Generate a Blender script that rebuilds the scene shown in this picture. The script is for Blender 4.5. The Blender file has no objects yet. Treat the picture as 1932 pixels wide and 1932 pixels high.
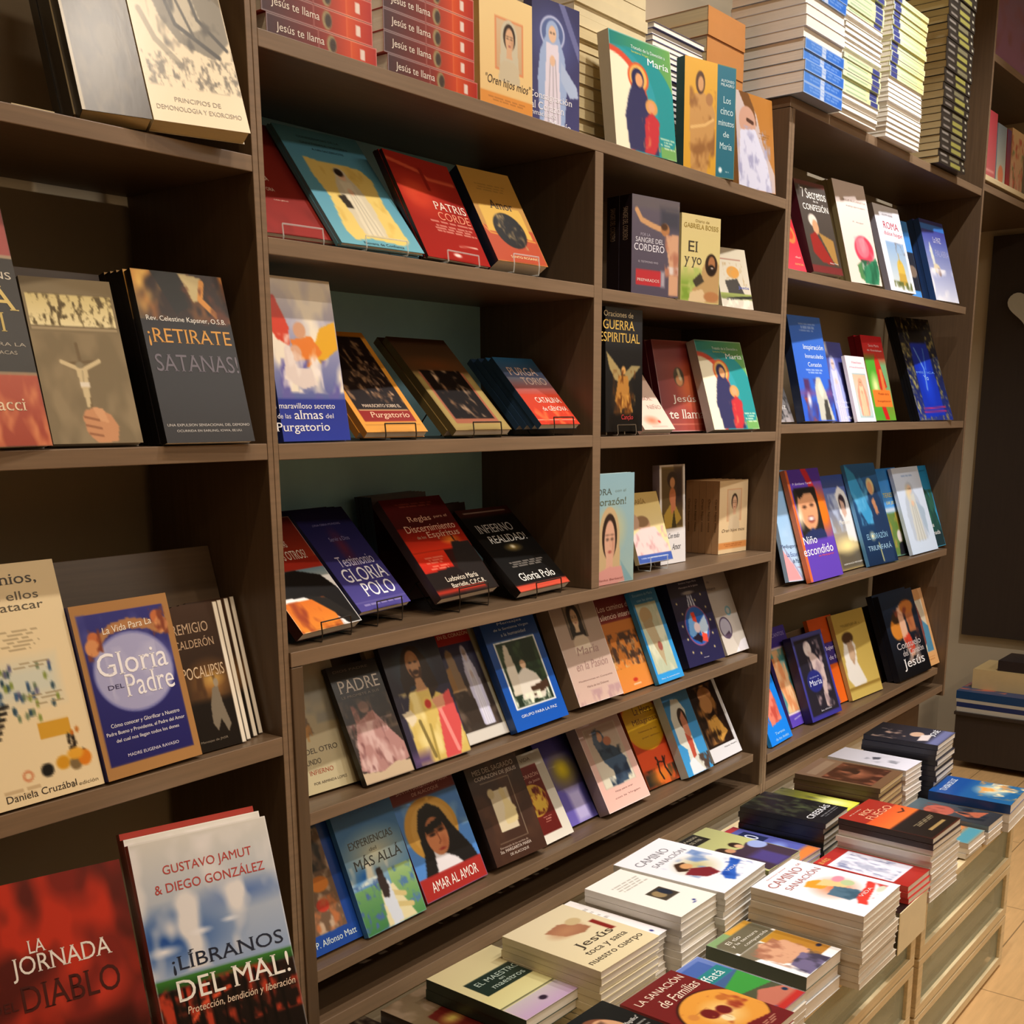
import bpy, math, random
import numpy as np
from mathutils import Matrix, Vector
random.seed(7)
SC = bpy.context.scene
COL = SC.collection
PI = math.pi

# ---------------------------------------------------------------- camera
def look():
    t, y, r = .22565, .90529, -.00642
    fw = Vector((math.sin(y)*math.cos(t), math.cos(y)*math.cos(t), -math.sin(t)))
    rt = Vector((math.cos(y), -math.sin(y), 0))
    up = rt.cross(fw)
    R = rt*math.cos(r) + up*math.sin(r)
    U = up*math.cos(r) - rt*math.sin(r)
    m = Matrix((R, U, -fw)).transposed().to_4x4()
    m.translation = (0, -1.36, 1.5)
    return m
cd = bpy.data.cameras.new('camera'); cam = bpy.data.objects.new('camera', cd); COL.objects.link(cam)
cam.matrix_world = look()
cd.sensor_width = 36; cd.lens = 36*2178.2/1932; cd.shift_y = 322/1932; cd.clip_start = .02
SC.camera = cam
# ---------------------------------------------------------------- world, exposure, large lights
w = bpy.data.worlds.new('world'); SC.world = w; w.use_nodes = True
w.node_tree.nodes['Background'].inputs[0].default_value = (.9, .8, .68, 1)
w.node_tree.nodes['Background'].inputs[1].default_value = .06
SC.view_settings.view_transform = 'Standard'; SC.view_settings.look = 'None'
SC.view_settings.gamma = 1; SC.view_settings.use_curve_mapping = False
SC.view_settings.exposure = 0.75
def area(name, loc, size, power, col, rot=(0, 0, 0)):
    l = bpy.data.lights.new(name, 'AREA'); l.shape = 'RECTANGLE'; l.size, l.size_y = size
    l.energy = power; l.color = col
    o = bpy.data.objects.new(name, l); COL.objects.link(o); o.location = loc; o.rotation_euler = rot
    return o
def spot(name, loc, target, power, col, ang=95, blend=.6, rad=.03):
    l = bpy.data.lights.new(name, 'SPOT'); l.energy = power; l.color = col; l.spot_size = math.radians(ang)
    l.spot_blend = blend; l.shadow_soft_size = rad
    o = bpy.data.objects.new(name, l); COL.objects.link(o); o.location = loc
    o.rotation_euler = (Vector(target)-Vector(loc)).to_track_quat('-Z', 'Y').to_euler()
    return o
area('ceiling_fill_light', (1.0, -3.6, 3.74), (3.0, .4), 24, (1, .82, .62))  # unseen area lights under the ceiling, added as soft fill
area('ceiling_fill_light', (4.2, -3.6, 3.74), (2.4, .4), 30, (1, .93, .84))
WARM = (1, .74, .48); MID = (1, .88, .74); COOL = (1, .96, .93)
for x, p, c in ((.45, 25, WARM), (1.25, 35, MID), (2.1, 50, COOL), (2.95, 72, COOL), (3.8, 88, COOL)):
    spot('shelf_spot_light', (x, -.86, 3.62), (x+.05, -.1, 1.1), p, c, 80)
for x, p, c in ((.35, 16, WARM), (1.0, 26, MID), (1.65, 34, MID), (2.3, 42, COOL), (2.95, 50, COOL), (3.6, 56, COOL)):
    spot('low_shelf_spot_light', (x, -1.5, 3.66), (x+.02, 0, .62), p, c, 34, .55)

# ---------------------------------------------------------------- materials
def s2l(c):
    if isinstance(c, str):
        c = [int(c[i:i+2], 16)/255 for i in (0, 2, 4)]
    return [x/12.92 if x <= .04045 else ((x+.055)/1.055)**2.4 for x in c]
MATS = {}
def mat(name, c, rough=.5, metal=0, spec=.5, kind=None, coat=0):
    k = (name, str(c), rough)
    if k in MATS: return MATS[k]
    m = bpy.data.materials.new(name); m.use_nodes = True; n = m.node_tree; b = n.nodes['Principled BSDF']
    b.inputs['Roughness'].default_value = rough; b.inputs['Metallic'].default_value = metal
    b.inputs['Specular IOR Level'].default_value = spec; b.inputs['Coat Weight'].default_value = coat
    col = s2l(c)
    tc = n.nodes.new('ShaderNodeTexCoord'); nz = n.nodes.new('ShaderNodeTexNoise'); mp = n.nodes.new('ShaderNodeMapping')
    mx = n.nodes.new('ShaderNodeMix'); mx.data_type = 'RGBA'
    n.links.new(tc.outputs['Object'], mp.inputs[0]); n.links.new(mp.outputs[0], nz.inputs[0])
    amt = .06
    if kind == 'wood': mp.inputs['Scale'].default_value = (2.5, 60, 60); nz.inputs['Scale'].default_value = 2.2; nz.inputs['Detail'].default_value = 6; amt = .3
    elif kind == 'woodv': mp.inputs['Scale'].default_value = (60, 60, 2.5); nz.inputs['Scale'].default_value = 2.2; nz.inputs['Detail'].default_value = 6; amt = .3
    elif kind == 'pages': mp.inputs['Scale'].default_value = (3, 900, 3); nz.inputs['Scale'].default_value = 1.6; amt = .22
    elif kind == 'floor': mp.inputs['Scale'].default_value = (3, 24, 1); nz.inputs['Scale'].default_value = 3; nz.inputs['Detail'].default_value = 5; amt = .22
    elif kind == 'plaster': nz.inputs['Scale'].default_value = 7; amt = .07
    else: nz.inputs['Scale'].default_value = 30
    mx.inputs['A'].default_value = [x*(1-amt) for x in col]+[1]; mx.inputs['B'].default_value = [min(1, x*(1+amt)) for x in col]+[1]
    n.links.new(nz.outputs[0], mx.inputs['Factor'])
    out = mx.outputs['Result']
    if kind == 'floor':
        bk = n.nodes.new('ShaderNodeTexBrick'); bk.inputs['Scale'].default_value = 1; bk.offset = .5
        bk.inputs['Brick Width'].default_value = 1.2; bk.inputs['Row Height'].default_value = .19; bk.inputs['Mortar Size'].default_value = .002
        n.links.new(tc.outputs['Object'], bk.inputs[0]); n.links.new(out, bk.inputs['Color1']); n.links.new(out, bk.inputs['Color2'])
        bk.inputs['Mortar'].default_value = [x*.45 for x in col]+[1]; out = bk.outputs[0]
    n.links.new(out, b.inputs['Base Color'])
    MATS[k] = m; return m
WOOD = mat('dark_brown_laminate', '5e4a36', .38, kind='wood'); WOODV = mat('dark_brown_laminate_upright', '5e4a36', .38, kind='woodv')
EDGE = mat('laminate_lit_edge', '806952', .4, kind='wood')  # same laminate in a lighter tone, painting the light on front edges
WALL = mat('grey_cream_paint', 'b3a58c', .8, kind='plaster'); BEIGE = mat('cream_laminate', 'd8c49a', .4, kind='wood')
PAGES = mat('page_edges', 'ece3d5', .85, kind='pages'); PAGEY = mat('yellowed_page_edges', 'cdb98a', .85, kind='pages')
CHROME = mat('chrome_wire', 'c9c9c9', .2, 1); DARKWIRE = mat('dark_wire', '55504a', .35, 1)
def glassy(name, col, alpha, rough=.1):
    m = bpy.data.materials.new(name); m.use_nodes = True; b = m.node_tree.nodes['Principled BSDF']
    nz = m.node_tree.nodes.new('ShaderNodeTexNoise'); nz.inputs['Scale'].default_value = 6
    rp = m.node_tree.nodes.new('ShaderNodeMapRange'); rp.inputs['To Min'].default_value = rough*.8; rp.inputs['To Max'].default_value = rough*1.3
    m.node_tree.links.new(nz.outputs[0], rp.inputs[0]); m.node_tree.links.new(rp.outputs[0], b.inputs['Roughness'])
    b.inputs['Base Color'].default_value = s2l(col)+[1]; b.inputs['Alpha'].default_value = alpha
    return m
GLASS = glassy('drawer_glass', 'b9c4ac', .38, .12); ACRYL = glassy('clear_acrylic', 'e8f0f0', .35, .05)
def cover_mat():
    m = bpy.data.materials.new('printed_cover'); m.use_nodes = True; n = m.node_tree; b = n.nodes['Principled BSDF']
    a = n.nodes.new('ShaderNodeAttribute'); a.attribute_name = 'print'
    n.links.new(a.outputs['Color'], b.inputs['Base Color']); b.inputs['Roughness'].default_value = .3
    b.inputs['Specular IOR Level'].default_value = .34
    nz = n.nodes.new('ShaderNodeTexNoise'); nz.inputs['Scale'].default_value = 9; bp = n.nodes.new('ShaderNodeBump'); bp.inputs['Strength'].default_value = .08
    n.links.new(nz.outputs[0], bp.inputs['Height']); n.links.new(bp.outputs[0], b.inputs['Normal'])
    return m
PRINT = cover_mat()
def ink(c): return mat('ink', c, .35)

# ---------------------------------------------------------------- mesh helpers
class MB:
    def __init__(s): s.v = []; s.f = []
    def box(s, x0, x1, y0, y1, z0, z1, M=None):
        b = len(s.v)
        for x in (x0, x1):
            for y in (y0, y1):
                for z in (z0, z1):
                    p = Vector((x, y, z)); s.v.append(tuple(M @ p) if M else tuple(p))
        s.f += [tuple(b+i for i in q) for q in ((0, 1, 3, 2), (4, 6, 7, 5), (0, 4, 5, 1), (2, 3, 7, 6), (0, 2, 6, 4), (1, 5, 7, 3))]
        return s
    def tube(s, pts, r, n=6):
        pts = [Vector(p) for p in pts]; b = len(s.v)
        for i, p in enumerate(pts):
            d = (pts[min(i+1, len(pts)-1)]-pts[max(i-1, 0)]).normalized()
            a = d.orthogonal().normalized() if i == 0 else (pa - d*pa.dot(d)).normalized(); pa = a
            c = d.cross(a)
            for j in range(n):
                t = 2*PI*j/n; s.v.append(tuple(p+(a*math.cos(t)+c*math.sin(t))*r))
        for i in range(len(pts)-1):
            for j in range(n):
                s.f.append((b+i*n+j, b+i*n+(j+1) % n, b+(i+1)*n+(j+1) % n, b+(i+1)*n+j))
        s.f.append(tuple(b+j for j in range(n))[::-1]); s.f.append(tuple(b+(len(pts)-1)*n+j for j in range(n)))
        return s
    def mesh(s, name, m, bevel=0):
        me = bpy.data.meshes.new(name); me.from_pydata(s.v, [], s.f); me.update()
        if m: me.materials.append(m)
        return me
def link(name, me, parent=None, M=None):
    o = bpy.data.objects.new(name, me); COL.objects.link(o)
    if parent: o.parent = parent
    if M is not None:
        if parent: o.matrix_local = M
        else: o.matrix_world = M
    return o
def bev(o, w=.0015):
    b = o.modifiers.new('bevel', 'BEVEL'); b.width = w; b.segments = 2; b.limit_method = 'ANGLE'; return o
def tag(o, label=None, cat=None, group=None, kind=None):
    if label: o['label'] = label
    if cat: o['category'] = cat
    if group: o['group'] = group
    if kind: o['kind'] = kind
    return o
def empty(name, loc=(0, 0, 0)):
    o = bpy.data.objects.new(name, None); COL.objects.link(o); o.location = loc; o.empty_display_size = .05; return o
def part(name, mb, m, parent, bevel=.0012):
    o = link(name, mb.mesh(name, m), parent)
    if parent: o.matrix_local = Matrix.Translation(-parent.location)
    if bevel: bev(o, bevel)
    return o

# ---------------------------------------------------------------- cover printing
def noise(u, v, scale, seed):
    rs = np.random.RandomState(seed); r = np.zeros_like(u); amp = 1; tot = 0
    for o in range(3):
        n = int(scale*2**o)+3; g = rs.rand(n+2, n+2)
        x = u*(n-1)*.999; y = v*(n-1)*.999; i = np.clip(x.astype(int), 0, n-1); j = np.clip(y.astype(int), 0, n-1); fx = x-i; fy = y-j
        fx = fx*fx*(3-2*fx); fy = fy*fy*(3-2*fy)
        r += amp*(g[j, i]*(1-fx)*(1-fy)+g[j, i+1]*fx*(1-fy)+g[j+1, i]*(1-fx)*fy+g[j+1, i+1]*fx*fy); tot += amp; amp *= .55
    return r/tot
def paint(ops, nx, ny):
    u, v = np.meshgrid(np.linspace(0, 1, nx), np.linspace(0, 1, ny)); C = np.ones((ny, nx, 3))
    px = 1/nx
    def rgb(c): return np.array([int(c[i:i+2], 16)/255 for i in (0, 2, 4)])
    def mixm(m, c):
        nonlocal C
        m = np.clip(m, 0, 1)[..., None]; C = C*(1-m)+(rgb(c) if isinstance(c, str) else c)*m
    def ell(cu, cv, ru, rv, soft=0):
        d = np.sqrt(((u-cu)/max(ru, 1e-4))**2+((v-cv)/max(rv, 1e-4))**2); w_ = max(soft, px/max(min(ru, rv), .01))
        return (1-d)/w_+.5 if soft < .5 else (1-d)/w_+.0
    def rect(a, b, c, d, s=0):
        s = max(s, px*.7); return np.minimum(np.minimum((u-a)/s, (c-u)/s), np.minimum((v-b)/s, (d-v)/s))+.5
    def poly(p):
        ins = np.zeros_like(u, bool); q = [(p[i], p[i+1]) for i in range(0, len(p), 2)]
        for (x1, y1), (x2, y2) in zip(q, q[1:]+q[:1]):
            if y1 == y2: continue
            ins ^= ((y1 > v) != (y2 > v)) & (u < (x2-x1)*(v-y1)/(y2-y1)+x1)
        m = ins.astype(float); k = m.copy()
        k[1:-1, 1:-1] = (m[1:-1, 1:-1]*4+m[:-2, 1:-1]+m[2:, 1:-1]+m[1:-1, :-2]+m[1:-1, 2:])/8
        return k
    def line(p, w_):
        q = [(p[i], p[i+1]) for i in range(0, len(p), 2)]; d = np.full_like(u, 9.)
        for (x1, y1), (x2, y2) in zip(q, q[1:]):
            L2 = (x2-x1)**2+(y2-y1)**2+1e-9; t = np.clip(((u-x1)*(x2-x1)+(v-y1)*(y2-y1))/L2, 0, 1)
            d = np.minimum(d, np.hypot(u-x1-t*(x2-x1), (v-y1-t*(y2-y1))*1.4))
        return (w_-d)/px+.5
    def bust(cu, cv, s, veil, hair, skin, robe):
        mixm(poly([cu-.62*s, cv+1.15*s, cu-.5*s, cv+.62*s, cu-.3*s, cv+.42*s, cu+.3*s, cv+.42*s, cu+.52*s, cv+.65*s, cu+.62*s, cv+1.15*s]), robe)
        mixm(ell(cu, cv-.02*s, .46*s, .44*s), veil); mixm(poly([cu-.46*s, cv, cu+.46*s, cv, cu+.52*s, cv+.72*s, cu+.3*s, cv+.6*s, cu-.3*s, cv+.6*s, cu-.52*s, cv+.72*s]), veil)
        mixm(ell(cu+.01*s, cv-.02*s, .34*s, .34*s), hair); mixm(poly([cu-.12*s, cv+.15*s, cu+.13*s, cv+.15*s, cu+.17*s, cv+.52*s, cu-.17*s, cv+.52*s]), skin)
        mixm(ell(cu+.02*s, cv+.05*s, .24*s, .31*s), skin)
        dk = np.clip(rgb(skin)*.55, 0, 1); md = np.clip(rgb(skin)*np.array([.88, .8, .78]), 0, 1)
        mixm(ell(cu+.16*s, cv+.1*s, .09*s, .2*s, .9)*.6, md)
        for ex in (-.09, .12):
            mixm(ell(cu+ex*s, cv+.015*s, .062*s, .022*s)*.9, dk); mixm(ell(cu+ex*s, cv-.05*s, .08*s, .012*s)*.7, dk)
        mixm(line([cu+.02*s, cv+.02*s, cu+.035*s, cv+.12*s], .01*s)*.6, md); mixm(ell(cu+.02*s, cv+.2*s, .07*s, .02*s), rgb('a8524a')*.9+.08)
    def stand(cu, v0, v1, w_, robe, veil, skin):
        h = v1-v0; sh = np.clip(rgb(robe)*.78, 0, 1)
        mixm(poly([cu-.18*w_, v0+.1*h, cu+.18*w_, v0+.1*h, cu+.42*w_, v0+.3*h, cu+.5*w_, v0+.55*h, cu+.42*w_, v1, cu-.42*w_, v1, cu-.5*w_, v0+.55*h, cu-.42*w_, v0+.3*h]), veil)
        mixm(poly([cu-.2*w_, v0+.2*h, cu+.2*w_, v0+.2*h, cu+.3*w_, v1, cu-.3*w_, v1]), robe)
        for t in (-.12, .03, .16): mixm(line([cu+t*w_*.6, v0+.35*h, cu+t*w_*1.3, v1], .02*w_)*.7, sh)
        mixm(ell(cu, v0+.1*h, .22*w_, .11*h), veil); mixm(ell(cu, v0+.115*h, .13*w_, .078*h), skin)
        mixm(ell(cu, v0+.36*h, .09*w_, .05*h), skin)
        for ex in (-.05, .05): mixm(ell(cu+ex*w_, v0+.105*h, .03*w_, .01*h), np.clip(rgb(skin)*.5, 0, 1))
    def cross(cu, v0, v1, w_, skin):
        h = v1-v0; dk = np.clip(rgb(skin)*.7, 0, 1)
        mixm(line([cu-.5*w_, v0+.06*h, cu-.1*w_, v0+.2*h], .045*w_), skin); mixm(line([cu+.5*w_, v0+.03*h, cu+.08*w_, v0+.2*h], .045*w_), skin)
        mixm(poly([cu-.16*w_, v0+.18*h, cu+.14*w_, v0+.18*h, cu+.1*w_, v0+.55*h, cu+.06*w_, v0+.8*h, cu+.02*w_, v1, cu-.06*w_, v1, cu-.08*w_, v0+.8*h, cu-.12*w_, v0+.55*h]), skin)
        mixm(ell(cu-.04*w_, v0+.12*h, .1*w_, .07*h), dk); mixm(rect(cu-.13*w_, v0+.48*h, cu+.12*w_, v0+.58*h), 'e8e0d0')
        mixm(line([cu, v0+.25*h, cu-.02*w_, v0+.46*h], .015*w_)*.6, dk)
    for k, o in enumerate(ops):
        t = o[0]; a = o[1:]
        if t == 'G': C = rgb(a[0])*(1-v[..., None])+rgb(a[1])*v[..., None]
        elif t == 'R': mixm(rect(*a[:4], *(a[5:] or [0])), a[4])
        elif t == 'E': mixm(ell(*a[:4], *(a[5:] or [0])), a[4])
        elif t == 'P': mixm(poly(a[0]), a[1])
        elif t == 'L': mixm(line(a[0], a[1]), a[2])
        elif t == 'N':
            m = rect(*a[:4], .02); n = noise(u, v, a[5], 11+k*7); mixm(np.minimum(np.clip(m, 0, 1), np.clip((n-a[6])*4.5+.15, 0, 1)), a[4])
        elif t == 'V':
            f = np.clip((v-a[1])/(a[3]-a[1]), 0, 1)[..., None]; c = rgb(a[4])*(1-f)+rgb(a[5])*f; mixm(rect(*a[:4]), c)
        elif t == 'H':
            f = np.clip((u-a[0])/(a[2]-a[0]), 0, 1)[..., None]; c = rgb(a[4])*(1-f)+rgb(a[5])*f; mixm(rect(*a[:4]), c)
        elif t == 'X':
            n = a[5]; hh = (a[3]-a[1])/n; ph = ((v-a[1])/hh) % 1; row = np.floor((v-a[1])/hh); dash = (np.sin(u*95+row*3.1)+np.sin(u*41+row*1.7)) > -1.1
            m = (rect(*a[:4]) > .5) & (ph < .45) & dash & (u > a[0]+.05*(row % 2)) & (u < a[2]-.04*(row % 3)); mixm(m*.75, a[4])
        elif t == 'B': bust(*a)
        elif t == 'S': stand(*a)
        elif t == 'C': cross(*a)
        elif t == 'F':   # frame outline
            p = a; mixm(rect(p[0]-p[5], p[1]-p[5]*.7, p[2]+p[5], p[3]+p[5]*.7)-10*np.clip(rect(*p[:4]), 0, 1), p[4])
    C = np.clip(C, 0, 1)**1.14
    return np.where(C <= .04045, C/12.92, ((C+.055)/1.055)**2.4)
def print_mesh(name, ops, w_, h_, nx, ny, x0=None, flipx=False):
    """grid in the local XZ plane (u right, v down), bottom centre at the origin, facing -Y"""
    C = paint(ops, nx, ny)
    u, v = np.meshgrid(np.linspace(-w_/2, w_/2, nx), np.linspace(h_, 0, ny))
    co = np.stack([u.ravel(), np.zeros(u.size), v.ravel()], 1).astype(np.float32)
    i = np.arange((ny-1)*(nx-1)); r = i//(nx-1); c = i % (nx-1); a = r*nx+c
    q = np.stack([a, a+nx, a+nx+1, a+1], 1)
    me = bpy.data.meshes.new(name); me.vertices.add(len(co)); me.vertices.foreach_set('co', co.ravel())
    me.loops.add(q.size); me.loops.foreach_set('vertex_index', q.ravel().astype(np.int32))
    me.polygons.add(len(q)); me.polygons.foreach_set('loop_start', (np.arange(len(q))*4).astype(np.int32))
    me.polygons.foreach_set('loop_total', np.full(len(q), 4, np.int32)); me.update(calc_edges=True)
    at = me.attributes.new('print', 'FLOAT_COLOR', 'POINT')
    at.data.foreach_set('color', np.concatenate([C.reshape(-1, 3), np.ones((C.shape[0]*C.shape[1], 1))], 1).astype(np.float32).ravel())
    me.materials.append(PRINT); return me
TXT = {}
SANS = {'AMAR AL AMOR', 'SANTA MARGARITA MARIA', 'DE ALACOQUE', 'María', 'Tratado de la Devoción a', 'Santísima Virgen', 'CREERÁS', 'JOSÉ', '50', 'DÍAS', 'Effatá', 'y una', 'llamada', 'Niño', 'escondido', 'GRUPO PARA LA PAZ', 'TU HORA DE LUZ', 'Sta. MARGARITA MARIA', 'en la Pasión', 'Canção', 'RICK', 'FUEGO'}
def glyphs(s, bold):
    if (s, bold) not in TXT:
        cu = bpy.data.curves.new('t', 'FONT'); cu.body = s; cu.resolution_u = 3; cu.offset = 0
        o = bpy.data.objects.new('t', cu); COL.objects.link(o); bpy.context.view_layer.update()
        me = bpy.data.meshes.new_from_object(o.evaluated_get(bpy.context.evaluated_depsgraph_get()))
        v = np.zeros(len(me.vertices)*3); me.vertices.foreach_get('co', v); v = v.reshape(-1, 3)
        f = [tuple(p.vertices) for p in me.polygons]
        if bold and len(v):   # small foot and head strokes on every upright stem end
            from collections import Counter
            ec = Counter(tuple(sorted((a, b))) for q in f for a, b in zip(q, q[1:]+q[:1])); add = []; V = [tuple(p) for p in v]; cen = {}
            for q in f:
                for a, b in zip(q, q[1:]+q[:1]): cen[tuple(sorted((a, b)))] = sum(v[i][1] for i in q)/len(q)
            for (a, b), k in ec.items():
                if k == 1 and abs(v[a][1]-v[b][1]) < .004 and .035 < abs(v[a][0]-v[b][0]) < .17:
                    y = v[a][1]; x0, x1 = sorted((v[a][0], v[b][0])); d = .032 if cen[(a, b)] > y else -.032; n0 = len(V)
                    V += [(x0-.052, y, .0), (x1+.052, y, .0), (x1+.052, y+d, .0), (x0-.052, y+d, .0)]
                    add.append((n0, n0+1, n0+2, n0+3) if d > 0 else (n0, n0+3, n0+2, n0+1))
            v = np.array(V); f = f+add
        bpy.data.objects.remove(o); bpy.data.curves.remove(cu); bpy.data.meshes.remove(me)
        TXT[(s, bold)] = (v, f)
    return TXT[(s, bold)]
def text_mesh(items, w_, h_):
    return [text_line([i], w_, h_) for i in items]
def text_line(items, w_, h_):
    """items: (string,u0,v0,u1,v1,colour[,shear[,rise]]) in cover fractions"""
    me = bpy.data.meshes.new('title_lettering'); V = []; F = []; MI = []; ms = []
    for it in items:
        s, u0, v0, u1, v1, c = it[:6]; sh = it[6] if len(it) > 6 else 0; rise = it[7] if len(it) > 7 else 0
        v, f = glyphs(s, 1 if v1-v0 >= .045 and len(s) <= 12 and s not in SANS else 0)
        if not len(v): continue
        mn = v.min(0); mx = v.max(0); k = (v-mn)/np.maximum(mx-mn, 1e-6)
        X = (u0+(u1-u0)*k[:, 0]-.5)*w_; Z = (1-v1+(v1-v0)*k[:, 1])*h_+rise*k[:, 0]*h_; X = X+sh*k[:, 1]*(v1-v0)*h_
        b = len(V); V += [(x, 0, z) for x, z in zip(X, Z)]; F += [tuple(b+i for i in q) for q in f]
        if c not in ms: ms.append(c)
        MI += [ms.index(c)]*len(f)
    me.from_pydata(V, [], F)
    for c in ms: me.materials.append(ink(c))
    me.polygons.foreach_set('material_index', MI); me.update(); return me

# ---------------------------------------------------------------- books
CACHE = {}
def wrap_mesh(w_, h_, t, c, c2=None):
    k = ('w', round(w_, 4), round(h_, 4), round(t, 4), c, c2)
    if k not in CACHE:
        e = .0006; b = MB(); b.box(-w_/2, w_/2, 0, e, 0, h_); b.box(-w_/2, w_/2, t-e, t, 0, h_); b.box(-w_/2, -w_/2+e, e, t-e, 0, h_)
        me = b.mesh('paperback_book', mat('cover_card', c, .32))
        me.materials.append(mat('cover_card', c2 or c, .32))
        CACHE[k] = me
    return CACHE[k]
def block_mesh(w_, h_, t, pm):
    k = ('p', round(w_, 4), round(h_, 4), round(t, 4), pm.name)
    if k not in CACHE:
        CACHE[k] = MB().box(-w_/2+.0008, w_/2-.0015, .0007, t-.0007, .0012, h_-.0012).mesh('page_block', pm)
    return CACHE[k]
def pose(x, y, z, yaw, lean, roll):
    return Matrix.Translation((x, y, z)) @ Matrix.Rotation(yaw, 4, 'Z') @ Matrix.Rotation(-lean, 4, 'X') @ Matrix.Rotation(-roll, 4, 'Y')
def book(M, w_, h_, t, spine, art=None, text=None, label='', group=None, pm=None, spart=None, name='paperback_book', cat='book', stext=None):
    if name == 'paperback_book': name = 'thick_paperback' if t >= .0195 else ('booklet' if t < .0106 else name)
    o = link(name, wrap_mesh(w_, h_, t, spine), None, M); tag(o, label, cat, group)
    link('page_block', block_mesh(w_, h_, t, pm or PAGES), o, Matrix.Identity(4))
    if art is not None: link('front_cover', art, o, Matrix.Translation((0, -.0003, 0)))
    for tl in (text or []): link('title_lettering', tl, o, Matrix.Translation((0, -.0007, 0)))
    SR = Matrix(((0, -1, 0, 0), (0, 0, -1, t/2), (1, 0, 0, 0), (0, 0, 0, 1)))
    if spart is not None:   # strip in local XZ becomes the spine: its u runs down the book, its v across
        L = Matrix(((0, 1, 0, -w_/2-.0003), (0, 0, -1, t), (-1, 0, 0, h_/2), (0, 0, 0, 1)))
        link('printed_spine', spart, o, L)
    if stext is not None:
        L = Matrix(((0, 1, 0, -w_/2-.0007), (0, 0, -1, t), (-1, 0, 0, h_/2), (0, 0, 0, 1)))
        for tl in stext: link('spine_lettering', tl, o, L)
    return o
ORD = ['', 'first', 'second', 'third', 'fourth', 'fifth', 'sixth', 'seventh', 'eighth', 'ninth', 'tenth', 'eleventh', 'twelfth', 'thirteenth', 'fourteenth', 'fifteenth', 'sixteenth', 'seventeenth', 'eighteenth', 'nineteenth', 'twentieth',
       'twenty-first', 'twenty-second', 'twenty-third', 'twenty-fourth', 'twenty-fifth', 'twenty-sixth', 'twenty-seventh', 'twenty-eighth']
SK = 'd9a883'; SK2 = 'e8c4a6'
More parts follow.
